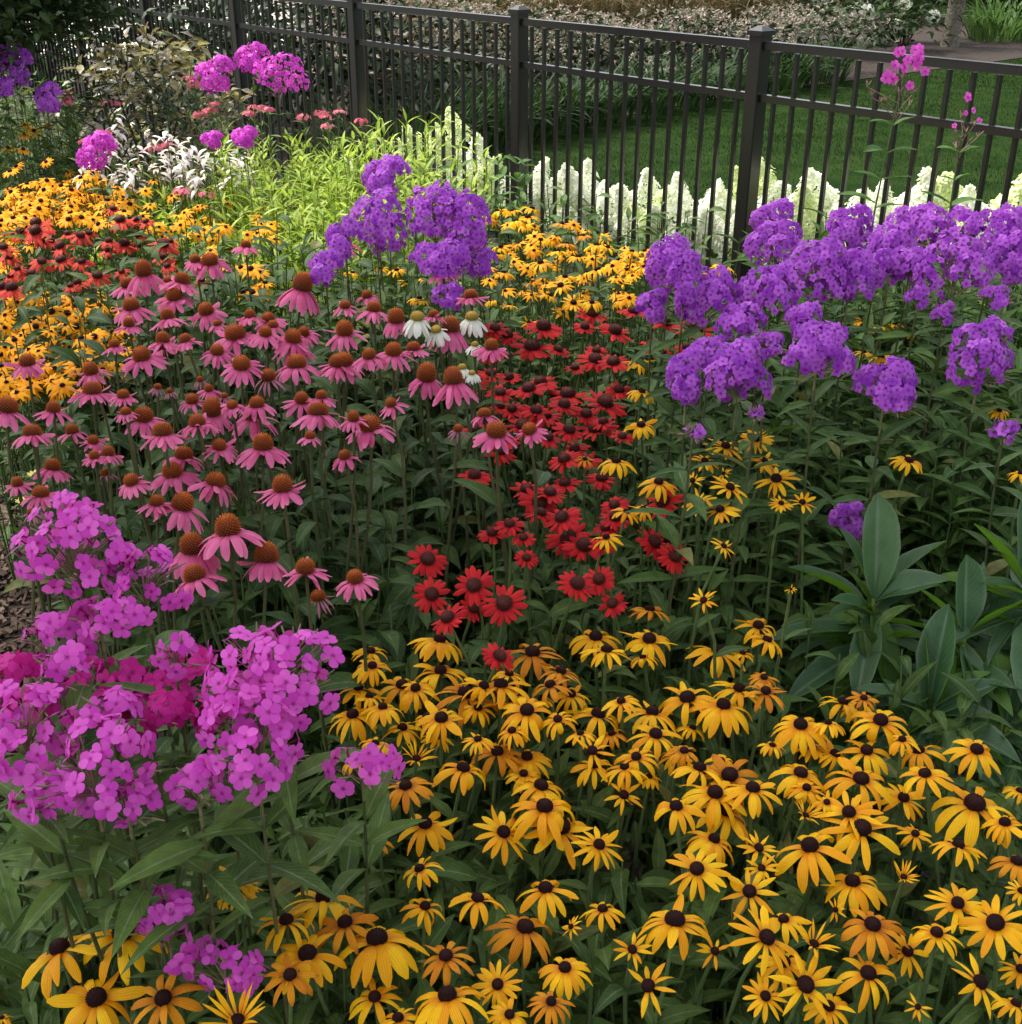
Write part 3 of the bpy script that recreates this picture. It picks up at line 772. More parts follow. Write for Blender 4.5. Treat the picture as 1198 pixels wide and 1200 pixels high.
def panicle_green(rx, rz, n, inner=.85):
    """the branching green middle of a panicle: pedicels, calyces and a few closed buds"""
    b = MB()
    b.add(tube([(0, 0, -rz * 1.3), (0, 0, -rz * .4), (0, 0, rz * .5)], .0022, .0012, 5))
    for p, d in dome_points(n, rx * inner, rz * inner, -.5):
        s = Vector((p.x * .12, p.y * .12, p.z * .5 - rz * .45))
        b.add(tube([s, s.lerp(p, .55) + Vector((0, 0, .004)), p], .0010, .0007, 4))
        ln = U(.008, .013)
        b.add(tube([(0, 0, 0), (0, 0, .4), (0, 0, .7), (0, 0, 1)], .14, .05, 5), frame(p, d, 0, ln))
    return b

def far_panicle(rx, rz, n, fs, matn, lo=True):
    b = MB()
    for p, d in dome_points(n, rx, rz):
        d2 = Vector((d.x + U(-.5, .5), d.y + U(-.5, .5), d.z + U(-.4, .4))).normalized()
        b.add(random.choice(FLOR_LO if lo else FLOR), frame(p, d2, U(0, 6), fs * U(.85, 1.15)))
    return b.mesh('blossom', M[matn])

def phlox_plant(px, py, w, h, z, matn, label, cat='flower', group=None, fs=.0115, parts=False, leafm='leaf_phlox', nl=7, L0=.08, L1=.12, n=None, low=-.35, foot=None, Yd=None, nob=26, lumps=None):
    if Yd is None:
        c, t = at(px, py, z)
    else:
        c, t = at_y(px, py, Yd)
        z = c.z
    rx, rz = w * t / 2, h * t / 2 / .92
    lean = Vector((U(-.05, .05), U(-.08, .03)))
    root = thing('phlox', (c.x - lean.x, c.y - lean.y, 0), label, cat, group)
    ctr = Matrix.Translation((lean.x, lean.y, z))
    if n is None:
        n = int(min(150, max(8, .95 * 4 * math.pi * rx * rz / (fs * fs * 2.2))))
    if parts:
        for p, d in dome_points(n, rx, rz, low):
            d2 = Vector((d.x * .9 + U(-.45, .45), d.y * .9 - .25 + U(-.45, .45), d.z + U(-.35, .35))).normalized()
            link('floret', random.choice(parts), root, ctr @ Matrix(frame(p, d2, U(0, 6), fs * U(.85, 1.12))))
    else:
        b = MB()
        for p, d in dome_points(n, rx, rz, low, lumps):
            d2 = Vector((d.x + U(-.25, .25), d.y - .3 + U(-.25, .25), d.z * .8 + U(-.25, .25))).normalized()
            b.add(random.choice(FLOR_LO), frame(p, d2, U(0, 6), fs * U(.85, 1.18)))
        link('blossom', b.mesh('blossom', M[matn]), root, ctr)
    link('calyx', panicle_green(rx, rz, nob).mesh('calyx', M['phlox_bud']), root, ctr)
    zs = max(z - rz * .9, .1)
    path = arc(zs, lean, (0, 0, 1))
    link('stem', MB().add(tube(path, .0030, .0019, 6)).mesh('stem', M['stem_dark']), root)
    b = put_leaves(MB(), path, 'phlox', nl if py < 840 else 3, L0 if z > .7 else .05, L1 if z > .7 else .075, .18 if py < 840 else .8, .93, opposite=True, pitch=(.0, .55), taper=.25)
    link('leaves', b.mesh('leaves', M[leafm]), root)
    return root

random.seed(41)
PARTS_PINK = [floret(ns=5, nc=4).mesh('floret', M['phlox_pink']) for _ in range(5)]
PARTS_CRIM = [floret(ns=4, nc=2).mesh('floret', M['phlox_crimson']) for _ in range(3)]
g = 'orchid pink phlox along the front edge'
for px, py, w, h, z, n, lb in (
    (88, 655, 118, 112, .96, 42, 'tall orchid pink phlox head against the brown mulch path'),
    (170, 690, 84, 78, .93, 20, 'orchid pink phlox head reaching towards the lowest pink coneflowers'),
    (52, 752, 60, 62, .90, 9, 'sparse orchid pink phlox head below the tall one by the mulch'),
    (30, 868, 104, 104, .88, 24, 'orchid pink phlox head cut by the picture edge above dark leaves'),
    (108, 905, 130, 112, .86, 32, 'wide loose orchid pink phlox head with hanging florets beside crimson blooms'),
    (70, 795, 56, 60, .9, 9, 'small orchid pink phlox head in front of the crimson phlox'),
    (322, 798, 150, 104, .90, 46, 'largest orchid pink phlox head touching the yellow flowers'),
    (300, 885, 100, 128, .86, 30, 'long drooping orchid pink phlox head under the largest one'),
    (232, 925, 50, 70, .84, 9, 'small pair of orchid pink phlox florets hanging over leaves'),
    (425, 905, 84, 52, .80, 9, 'small orchid pink phlox head among yellow black-eyed susans'),
    (197, 1088, 72, 92, .66, 15, 'low orchid pink phlox head above two drooping black-eyed susans'),
    (265, 1142, 84, 56, .62, 12, 'lowest orchid pink phlox head between black-eyed susans at the bottom'),
    (205, 772, 44, 40, .90, 4, 'tiny orchid pink phlox head beside an orange faded bloom'),
    (150, 948, 62, 56, .82, 8, 'hanging orchid pink phlox head lowest of the big loose group'),
    (62, 940, 84, 54, .83, 10, 'ragged orchid pink phlox head below the one cut by the picture edge'),
    (118, 735, 90, 60, .92, 14, 'loose orchid pink phlox head just under the tall one'),
    (130, 838, 60, 50, .88, 8, 'little orchid pink phlox head ringed by crimson phlox')):
    phlox_plant(px, py, w * 1.05, h * 1.1, z, 'phlox_pink', lb, group=g, fs=.0120, parts=PARTS_PINK, leafm='leaf_phlox_light', nl=10 if z > .7 else 4, L0=.09, L1=.14, n=int(n * 1.3) + 2, nob=max(10, n), low=-.6)
g = 'crimson phlox behind the orchid pink ones'
for px, py, w, h, n, lb in ((18, 792, 60, 52, 16, 'crimson phlox head at the picture edge beside mulch'), (40, 832, 60, 50, 14, 'low crimson phlox head behind the edge pink phlox'), (125, 808, 96, 50, 24, 'wide crimson phlox head under the tall pink phlox'),
                            (212, 802, 96, 60, 26, 'bright crimson phlox head beneath an orange faded bloom'), (175, 845, 84, 50, 20, 'crimson phlox head above the hanging pink florets'), (258, 845, 60, 60, 16, 'crimson phlox head half hidden by the largest pink phlox')):
    phlox_plant(px, py, w, h, .84, 'phlox_crimson', lb, group=g, fs=.0130, parts=PARTS_CRIM, leafm='leaf_phlox_light', nl=9, n=n, nob=18)

RIGHT = '''C 320 800 130 130;330 890 190 150;590 850 150 170;470 990 220 200;590 1000 160 180;740 900 160 170;830 815 200 130;930 880 170 200;960 970 220 190;1100 850 170 170;1150 940 120 180;1185 800 60 120;90 1060 190 170;300 1050 180 160;210 1140 150 100;10 1020 100 180;430 1140 120 100;830 1050 70 60;1100 1050 90 60;920 1110 60 60;800 955 150 120;680 960 110 120;
F 20 150 130 180;200 150 190 210;100 60 120 100;480 50 200 150;715 190 190 170;1050 85 200 210;300 20 100 70;585 645 105 110;260 262 40 36;1130 320 80 55;40 330 60 40;
B 1150 960 150 180;1090 1090 90 100;'''
right = []
tile = None
for w_ in RIGHT.split(';'):
    w_ = w_.split()
    if not w_: continue
    if w_[0].isalpha(): tile = TILE[w_[0]]; w_ = w_[1:]
    a = [int(v) / 2.995 for v in w_]
    right.append((tile[0] + a[0], tile[1] + a[1], a[2], a[3]))
items = [(x, y, w, '') for x, y, w, h in right]
def ph_look(it):
    return ('large ' if it[2] > 62 else 'small ' if it[2] < 38 else '') + 'purple phlox head'
labp = labels(items, ph_look, [('group above the peony', 860, 400, 1230, 640), ('group beside the fence post', 860, 240, 960, 400), ('group under the tall stray phlox', 960, 240, 1080, 400),
                               ('bank by the right edge', 1080, 240, 1230, 400)], 'group next to the red coneflowers')
random.seed(43)
for (x, y, w, h), lb in zip(right, labp):
    z = .93 if y < 420 else .86
    if y > 590: z = .65
    phlox_plant(x, y, w * 1.08, h * 1.2, z + U(-.03, .03), 'phlox_purple', lb, group='purple phlox before the fence', fs=.0098, lumps=random.choice((4, 5, 6, 7)) if w > 50 else 3, nl=11, L0=.09, L1=.13)
g = 'phlox standing among the far plants'
for px, py, w, h, z, mt, lb in (
    (455, 215, 52, 46, .92, 'phlox_purple', 'lone purple phlox head above the big purple mound'),
    (442, 278, 60, 78, .90, 'phlox_purple', 'tall purple phlox head of the mound behind the pink coneflowers'),
    (510, 262, 72, 70, .92, 'phlox_purple', 'upper purple phlox head of the mound below the fence post'),
    (542, 280, 62, 82, .90, 'phlox_purple', 'purple phlox head of the mound touching the orange drift'),
    (520, 312, 66, 44, .86, 'phlox_purple', 'lower purple phlox head of the mound behind pink coneflower'),
    (382, 318, 40, 36, .88, 'phlox_purple', 'purple phlox head beside the tallest pink coneflower'),
    (405, 290, 36, 50, .90, 'phlox_purple', 'narrow purple phlox head at the side of the mound'),
    (525, 352, 34, 28, .80, 'phlox_purple', 'little low purple phlox head amid white coneflowers'),
    (562, 312, 36, 30, .84, 'phlox_purple', 'small purple phlox head fallen against orange flowers'),
    (255, 95, 46, 40, 1.0, 'phlox_magenta', 'magenta phlox head of the trio nearest the bronze shrub'),
    (295, 75, 40, 34, 1.05, 'phlox_magenta', 'magenta phlox head standing highest of the trio before the fence'),
    (326, 97, 62, 46, 1.0, 'phlox_magenta', 'widest magenta phlox head of the trio before the fence'),
    (115, 184, 48, 42, .86, 'phlox_magenta', 'vivid magenta phlox head behind the golden drift'),
    (288, 164, 30, 22, .88, 'phlox_magenta', 'small magenta phlox head above the lime green plants'),
    (250, 167, 24, 18, .86, 'phlox_magenta', 'tiny magenta phlox head among drooping white flowers'),
    (8, 60, 22, 30, 1.02, 'phlox_purple', 'purple phlox head at the far edge under the dark tree'),
    (22, 88, 36, 44, .98, 'phlox_purple', 'biggest purple phlox head under the dark tree'),
    (6, 106, 24, 22, .94, 'phlox_purple', 'lowest purple phlox head under the dark tree'),
    (56, 122, 36, 34, .88, 'phlox_purple', 'fading purple phlox head next to small rose blooms')):
    phlox_plant(px, py, w * 1.05, h * 1.12, z, mt, lb, group=g, fs=.0112, lumps=4 if w > 58 else 3, nl=8, L0=.08, L1=.11, leafm='leaf_phlox_light')

# two tall stray phlox in front of the fence
def stray(Yd, xs, ys, base, blooms, buds, label, leaf_at):
    top, t = at_y(xs[0], xs[1], Yd)
    foot, _ = at_y(ys[0], ys[1], Yd)
    gx = foot.x - .03
    root = thing('phlox', (gx, Yd, 0), label, 'flower', None)
    P = np.array([(0, 0, 0), (foot.x - gx, 0, foot.z * .6), (foot.x - gx, 0, foot.z), (.5 * (top.x + foot.x) - gx, .01, .5 * (top.z + foot.z)), (top.x - gx, 0, top.z)])
    link('stem', MB().add(tube(P, .0035, .0015, 6)).mesh('stem', M['stem_green']), root)
    for x, y, s in blooms:
        p, _ = at_y(x, y, Yd)
        link('floret', random.choice(PARTS_PINK), root, Matrix(frame((p.x - gx, U(-.03, .02), p.z), (U(-.6, .6), -1, U(-.1, .6)), U(0, 6), s)))
    b = MB()
    for x, y in buds:
        p, _ = at_y(x, y, Yd)
        p = Vector((p.x - gx, U(-.02, .02), p.z))
        s = Vector((top.x + (foot.x - top.x) * (top.z - p.z) / (top.z - foot.z) - gx, 0, p.z - .04))
        b.add(tube([s, s.lerp(p, .6), p], .0012, .001, 4))
        for k in range(3):
            b.add(tube([(0, 0, 0), (0, 0, .4), (0, 0, .7), (0, 0, 1)], .15, .05, 5), frame(p, (U(-.8, .8), U(-.8, .8), 1), 0, U(.014, .022)))
    link('calyx', b.mesh('calyx', M['phlox_bud']), root)
    b = MB()
    for x, y, az, L in leaf_at:
        _, _ = at_y(x, y, Yd)
        p, _ = at_y(x, y, Yd)
        xs_ = top.x + (foot.x - top.x) * (top.z - p.z) / (top.z - foot.z) - gx
        b.add(random.choice(LEAFT['broad']), xf((xs_, 0, p.z), az + U(-.3, .3), U(0, .3), U(-.2, .2), L * 1.35))
    link('leaves', b.mesh('leaves', M['leaf_hyd']), root)
random.seed(47)
stray(3.3, (1062, 78), (1024, 250), None, [(x, y, U(.0125, .016)) for x, y in [(1052, 62), (1068, 58), (1076, 66), (1060, 70), (1070, 76), (1046, 76), (1042, 88), (1037, 92), (1068, 102), (1082, 84), (1056, 60), (1072, 70), (1058, 80), (1076, 58), (1047, 94)]],
      [(1022, 115), (1030, 122), (1060, 118), (1070, 112), (1052, 110), (1040, 120), (1018, 104), (1066, 125), (1058, 95), (1048, 100)], 'tall stray pink phlox reaching over the fence rail',
      [(1040, 148, .1, .05), (1040, 148, 3.1, .05), (1036, 180, 3.6, .07), (1036, 180, -.6, .06), (1030, 212, 3.1, .06), (1030, 212, .1, .06), (1028, 240, 3.0, .08), (1028, 245, .4, .06)])
stray(3.4, (1134, 120), (1112, 250), None, [(1133, 114, .014), (1140, 130, .009), (1147, 142, .009), (1128, 132, .008), (1118, 148, .008)],
      [(1128, 140), (1140, 148), (1115, 158), (1146, 162), (1130, 155), (1122, 165), (1136, 168), (1120, 175)], 'tall stray phlox with one open pink floret and many buds',
      [(1122, 180, .0, .05), (1122, 180, 3.1, .05), (1118, 212, 3.0, .04), (1118, 212, .3, .04), (1112, 240, 3.1, .07), (1112, 242, .1, .08)])

# ------------------------------------------------------------------ undergrowth: the leafy mass between the flower stems
def shoot_template(kind, h, n, L0, L1, opposite):
    b = MB()
    path = arc(h, (U(-.05, .05), U(-.05, .05)), (U(-.2, .2), U(-.2, .2), .95), 5)
    put_leaves(b, path, kind, n, L0, L1, .15, 1.0, opposite, (.0, .8), .25)
    T = as_template2(b)
    S = tube(path, .0028, .0016, 4)
    return T, S

def as_template2(b):
    v = np.concatenate(b.v); a = np.concatenate(b.a)
    q = np.concatenate([l.reshape(-1, 4) for l in b.li])
    return (v, q, a[:, 0], a[:, 1], a[:, 2])

def undergrowth(poly, n, zref, kind, h, hn, L0, L1, leafm, label, opposite=False, stem='stem_green', hj=.25):
    b = MB()
    shoots = [shoot_template(kind, h, hn, L0, L1, opposite) for _ in range(7)]
    for x, y in scatter(poly, n, 0):
        p, t = at(x, y, zref)
        T, S = random.choice(shoots)
        k = U(1 - hj, 1 + hj)
        m = xf((p.x, p.y, 0), U(0, 6.28), 0, 0, (U(.85, 1.15), U(.85, 1.15), k))
        b.add(T[:4], m, mat=0)
        b.a[-1][:, 2] = (T[4] + random.random()) % 1.0
        b.add(S, m, mat=1)
    return tag(link('undergrowth', b.mesh('undergrowth', [M[leafm], M[stem]])), label, None, None, 'stuff')

random.seed(51)
undergrowth([(380, 790), (900, 770), (1230, 900), (1230, 1300), (380, 1300)], 520, .42, 'bes', .46, 9, .07, .12, 'leaf_bes', 'coarse grey-green leaves below the yellow flowers')
undergrowth([(-40, 950), (400, 900), (430, 1300), (-40, 1300)], 190, .36, 'phlox', .38, 8, .09, .14, 'leaf_phlox_light', 'long green leaves under the pink phlox', True)
undergrowth([(40, 560), (120, 440), (560, 430), (600, 560), (590, 620), (480, 640), (470, 790), (420, 800), (200, 770), (160, 620)], 520, .48, 'cone', .54, 9, .09, .14, 'leaf_cone', 'dark leaves below the pink coneflowers')
undergrowth([(20, 420), (150, 330), (520, 320), (580, 440), (100, 520)], 330, .52, 'cone', .62, 9, .09, .14, 'leaf_cone', 'dark leaves in the back of the coneflower clump')
undergrowth([(560, 380), (830, 370), (880, 620), (880, 780), (600, 800), (560, 640)], 520, .40, 'cone', .43, 9, .07, .11, 'leaf_red', 'leaves below the red coneflowers')
undergrowth([(760, 420), (1230, 380), (1230, 640), (900, 640), (800, 560)], 330, .52, 'phlox', .60, 11, .08, .13, 'leaf_phlox', 'leafy stems of the purple phlox', True)
undergrowth([(760, 600), (1000, 600), (1000, 840), (800, 830)], 130, .35, 'cone', .36, 7, .08, .12, 'leaf_cone', 'low dark leaves left of the peony')
undergrowth([(380, 330), (560, 240), (820, 280), (860, 400), (560, 400)], 330, .55, 'bes', .56, 8, .07, .11, 'leaf_bes', 'leaves below the orange drift by the fence')
undergrowth([(-30, 240), (30, 205), (150, 205), (180, 260), (260, 300), (340, 330), (200, 420), (-30, 480)], 480, .56, 'bes', .58, 7, .07, .11, 'leaf_bes', 'leaves below the far golden drift')
undergrowth([(-30, 90), (100, 120), (110, 200), (40, 210), (-30, 240)], 170, .62, 'phlox', .72, 8, .08, .12, 'leaf_phlox_light', 'leaves below the far purple phlox', True)
undergrowth([(860, 330), (1230, 330), (1230, 420), (860, 420)], 140, .6, 'phlox', .66, 8, .09, .12, 'leaf_phlox', 'leafy stems behind the purple phlox', True)

# ------------------------------------------------------------------ peony plants at the right
def peony(px, py, z, leaves, label, h):
    c, t = at(px, py, z)
    root = thing('peony', (c.x, c.y, 0), label, 'plant', 'peony plants at the right')
    P = arc(z, (0, 0), (0, 0, 1))
    link('stem', MB().add(tube(P, .006, .004, 8)).mesh('stem', M['stem_lime']), root)
    more = [(U(0, 360), U(-25, 62), U(.11, .17), U(.28, .42), U(-.7, -.2), U(-35, 35), U(-.20, .0)) for _ in range(26)]
    for az, pit, L, w, bend, roll, dz in leaves + more:
        T = strip(L * .88, L * w * .76, SH_PEONY if pit > 60 else SH_BROAD, .0, bend, .62, 10, 8, wave=.03, twist=U(-.3, .3))
        o = MB().add(T).mesh('leaf', M['leaf_peony_fresh' if random.random() < .28 else 'leaf_peony'])
        link('leaf', o, root, Matrix(xf((0, 0, z + dz), R(az), R(pit), R(roll), 1)))
random.seed(61)
peony(1024, 700, .56, [(95, 78, .205, .42, -.15, 0, 0), (130, 62, .16, .26, -.3, 20, -.01), (28, 42, .19, .34, -.35, -25, -.01), (-30, 38, .15, .46, -.25, 20, -.005), (-150, 18, .12, .40, -.4, 0, -.02),
                       (165, 40, .19, .36, -.5, 15, -.03), (185, 8, .21, .30, -.35, 10, -.07), (215, -4, .22, .30, -.35, -15, -.10), (-110, -22, .20, .34, -.4, 0, -.03), (-75, -50, .18, .38, -.2, 0, -.02), (150, 55, .09, .3, -.2, 0, -.02), (75, 70, .13, .18, 0, 70, 0)],
      'bluish green peony with its broad top leaf upright before the purple phlox', .5)
peony(1088, 830, .45, [(100, 70, .16, .30, -.1, 30, 0), (70, 74, .20, .42, -.12, -20, 0), (170, 20, .14, .34, -.3, 0, 0), (190, 5, .15, .32, -.3, 0, -.03), (10, 40, .13, .4, -.3, 0, 0), (-45, 10, .18, .40, -.4, 0, -.02), (-90, -30, .17, .42, -.3, 0, -.03), (-150, -20, .16, .40, -.4, 0, -.03), (35, 60, .11, .3, -.1, 30, 0)],
      'bluish green peony with paired narrow upright leaves above the yellow flowers', .4)
peony(1130, 742, .55, [(100, 72, .15, .50, .05, 0, 0), (145, 40, .12, .36, -.2, 20, 0), (10, 38, .17, .52, -.2, -30, -.01), (-160, 14, .10, .6, -.4, 0, -.02), (-80, -40, .17, .40, -.3, 0, -.02), (60, 60, .14, .34, -.2, 0, 0), (200, -30, .15, .4, -.4, 0, -.04), (-40, -25, .18, .45, -.4, 0, -.04)],
      'bluish green peony with a cupped furrowed leaf between two others', .5)
peony(1205, 700, .60, [(100, 70, .20, .48, -.1, 0, 0), (140, 52, .17, .44, -.3, 15, 0), (165, 25, .18, .36, -.4, 10, -.02), (60, 60, .18, .4, -.2, 0, 0), (-160, 0, .18, .42, -.4, 0, -.03), (-100, -30, .2, .44, -.4, 0, -.03), (-30, 20, .18, .4, -.4, 0, -.02), (190, 30, .12, .4, -.3, 0, 0)],
      'bluish green peony with large leaves cut by the picture edge', .5)
peony(1178, 850, .42, [(110, 66, .14, .46, -.1, 0, 0), (80, 74, .12, .34, 0, 10, 0), (30, 46, .16, .40, -.25, -20, 0), (150, 35, .15, .44, -.3, 10, 0), (190, 15, .16, .42, -.35, 0, -.02), (-120, -10, .15, .42, -.4, 0, -.02), (-60, 0, .15, .42, -.4, 0, -.02), (-20, 30, .14, .4, -.4, 0, -.02)],
      'bright green low peony beside the yellow flower standing alone', .4)
# low peony leaves further down
peony(1010, 850, .34, [(120, 55, .13, .40, -.3, 0, 0), (160, 30, .15, .4, -.4, 10, 0), (40, 40, .15, .42, -.4, 0, 0), (0, 15, .17, .42, -.5, 0, -.01), (-150, 0, .15, .4, -.5, 0, -.02), (-60, 0, .15, .4, -.5, 0, -.02), (200, 20, .14, .4, -.4, 0, -.01)],
      'low dark peony half hidden behind the yellow flowers', .3)

# small purple-leaved seedling in the yellow bed
c, t = at(732, 1015, .45)
rt = thing('purple_leaved_seedling', (c.x, c.y, 0), 'dark purple leaved seedling among the black-eyed susans', 'plant')
pth = arc(.47, (0.01, 0), (0, 0, 1))
link('stem', MB().add(tube(pth, .003, .002, 6)).mesh('stem', M['leaf_purple']), rt)
b = put_leaves(MB(), pth, 'phlox', 5, .05, .075, .55, 1.0, True, (.1, .8), .1)
link('leaves', b.mesh('leaves', M['leaf_purple']), rt)

# ------------------------------------------------------------------ ground, lawn, path
def flat(name, pts, z, mat):
    b = MB()
    v = np.array([(x, y, z) for x, y in pts])
    b.add((v, np.array([list(range(len(pts)))]), np.full(len(pts), .5), np.full(len(pts), .9)))
    return tag(link(name, b.mesh(name, M[mat], False)), None, None, None, 'structure')

flat('ground', [(-200, -60), (200, -60), (200, 260), (-200, 260)], -.012, 'lawn')
FA = np.array([0.977, 5.018]); FS = np.array([-0.936, 1.200]); FD = FS / np.linalg.norm(FS)
FN = np.array([FD[1], -FD[0]])           # away from the bed
NF = 14
def fpt(k, off=0.0):
    p = FA + FS * k + FN * off
    return (float(p[0]), float(p[1]))
flat('flower_bed_soil', [(-7, -.4), (9, -.4), fpt(-4, .25), fpt(NF, .25), (-13, 12)], -.006, 'soil')
g1 = [at(x, y, 0)[0] for x, y in ((395, 205), (560, 168), (700, 142), (860, 112), (985, 96), (1198, 68), (1330, 58), (1500, 40), (1500, 20), (300, 10), (60, 80), (200, 210))]
flat('mulch_bed', [(p.x, p.y) for p in g1], -.004, 'mulch')
flat('mulch_path', [(-3.4, 1.3), (-.62, 1.3), (-.80, 2.1), (-1.15, 3.0), (-1.9, 3.7), (-3.4, 4.4)], .004, 'mulch')
flat('added_pale_ground', [(-16, 19), (-3.4, 15.6), (-2.4, 30), (-22, 36)], -.002, 'speck_ground')  # pale sheet added so bright specks of light show between the shrubs

# bark chips lying on the path and the far mulch
chip = box(.03, .009, .004, bev=0)
mats = []
for _ in range(20000):
    x, y = U(-2.6, -.75), U(1.5, 4.0)
    if x < -.62 - (y - 1.3) * .42:
        mats.append(xf((x, y, U(.006, .02)), U(0, 6.3), U(-.4, .4), U(-.5, .5), (U(.5, 1.5), U(.6, 1.8), 1)))
tag(link('bark_chips', MB().add(chip, np.array(mats)).mesh('bark_chips', M['chip'], False)), 'brown bark chips covering the path', None, None, 'stuff')

# lawn blades
blade = strip(1, .07, ([0, .6, 1], [1, .7, .05]), 1.35, .75, .2, 2, 1)
nb = 240000
xs = rng.uniform(-1.6, 9.5, nb); ys = rng.uniform(4.0, 17.5, nb)
keep_d = rng.random(nb) < np.clip(9.0 / ys, .3, 1.0)
d = (xs - FA[0]) * FN[0] + (ys - FA[1]) * FN[1]
edge = np.array([[at(x, y, 0)[0].x, at(x, y, 0)[0].y] for x, y in ((395, 205), (560, 168), (700, 142), (860, 112), (985, 96), (1198, 68), (1330, 58))])
lim = np.interp(xs, edge[:, 0], edge[:, 1])
ok = keep_d & (d > .12) & (ys < lim + .08 * np.sin(xs * 9)) & (np.abs(xs) < ys * .52)
xs, ys = xs[ok], ys[ok]
k = len(xs)
az = rng.uniform(0, 2 * np.pi, k); L = rng.uniform(.013, .028, k) * (1 + .3 * np.sin(xs * 2.1) * np.sin(ys * 1.7))
mm = np.zeros((k, 4, 4)); mm[:, 3, 3] = 1
wd = 1.7 + .2 * np.clip(ys - 5, 0, 12)
mm[:, 0, 0] = np.cos(az) * L; mm[:, 1, 0] = np.sin(az) * L
mm[:, 0, 1] = -np.sin(az) * L * wd; mm[:, 1, 1] = np.cos(az) * L * wd
mm[:, 2, 2] = L
mm[:, 0, 3] = xs; mm[:, 1, 3] = ys; mm[:, 2, 3] = -.012
tag(link('lawn_grass', MB().add(blade, mm, r=np.clip(.5 + .28 * np.sin(xs * 1.7 + 2 * np.sin(ys * .9)) * np.sin(ys * 2.3 + xs) + rng.normal(0, .2, k), 0, .99)).mesh('lawn_grass', M['blade'])), 'mown green grass beyond the fence', None, None, 'stuff')

# ------------------------------------------------------------------ fence
random.seed(71)
fang = math.atan2(FD[1], FD[0])
fence = thing('metal_fence', (*fpt(0), 0), 'dark bronze metal picket fence behind the flower bed', 'fence')
fence.rotation_euler = (0, 0, fang)
SPC = float(np.linalg.norm(FS))
PW, TOP = .066, 1.155
cap = MB()
cap.add(box(PW + .016, PW + .016, .018, (0, 0, .009), .004))
w0 = (PW + .006) / 2
pv = np.array([(-w0, -w0, .018), (w0, -w0, .018), (w0, w0, .018), (-w0, w0, .018), (-.012, -.012, .034), (.012, -.012, .034), (.012, .012, .034), (-.012, .012, .034)])
cap.add((pv, np.array([[0, 1, 5, 4], [1, 2, 6, 5], [2, 3, 7, 6], [3, 0, 4, 7], [4, 5, 6, 7]]), np.full(8, .5), np.ones(8)))
cap_me = cap.mesh('cap', M['fence'], False)
post_me = MB().add(box(PW, PW, 1.19 + .3, (0, 0, (1.19 - .3) / 2), .004)).mesh('post', M['fence'], False)
RL = SPC - PW - .004
def channel(hh, ww):
    b = MB()
    b.add(box(RL, ww, .004, (0, 0, hh / 2 - .002)))
    b.add(box(RL, .004, hh - .0045, (0, -ww / 2 + .002, -.0025)))
    b.add(box(RL, .004, hh - .0045, (0, ww / 2 - .002, -.0025)))
    return b
rail_me = channel(.027, .030).mesh('rail', M['fence'], False)
toprail_me = channel(.030, .034).mesh('rail', M['fence'], False)
pick_me = MB().add(box(.017, .017, TOP - .06 - .02, (0, 0, 0), .002)).mesh('picket', M['fence'], False)
for k in range(-2, NF):
    p = link('post', post_me, fence, Matrix.Translation((k * SPC, 0, 0)))
    link('cap', cap_me, p, Matrix.Translation((0, 0, 1.19)))
for k in range(-2, NF - 1):
    pn = link('panel', None, fence, Matrix.Translation(((k + .5) * SPC, 0, 0)))
    pn.empty_display_size = .05
    for z, me in ((TOP, toprail_me), (TOP - .195, rail_me), (.13, rail_me)):
        link('rail', me, pn, Matrix.Translation((0, 0, z)))
    if k < 9:
        for j in range(15):
            x = -SPC / 2 + SPC * (j + 1) / 16
            link('picket', pick_me, pn, Matrix.Translation((x, 0, .06 + (TOP - .08) / 2)))

# ------------------------------------------------------------------ white hydrangeas along the fence foot
HFL = []
for _ in range(3):
    b = MB()
    for i in range(4):
        b.add(strip(1, .95, SH_FLORET, U(.0, .4), U(-.3, .2), 0, 2, 2), xf(az=math.pi / 2 * i + U(-.2, .2)))
    HFL.append(as_template2(b)[:4])
def hyd_panicle(rx, h, n, matn):
    b = MB()
    for i in range(n):
        f = ((i + .5) / n)
        a = i * 2.39996
        rr = rx * (1 - f ** 1.5) * U(.7, 1.15) * (1 + .22 * math.sin(3 * a + f * 9)) + .008
        d = Vector((math.cos(a), math.sin(a), .2 + f)).normalized() + Vector((U(-.4, .4), U(-.4, .4), U(-.3, .3)))
        b.add(random.choice(HFL), frame((rr * math.cos(a), rr * math.sin(a), f * h - h * .3), d, U(0, 6), U(.010, .016)))
    return b.mesh('flower_panicle', M[matn])
random.seed(81)
HP = [hyd_panicle(U(.055, .085), U(.17, .24), 170, 'hyd_white') for _ in range(4)] + [hyd_panicle(.07, .20, 200, 'hyd_lime') for _ in range(2)]
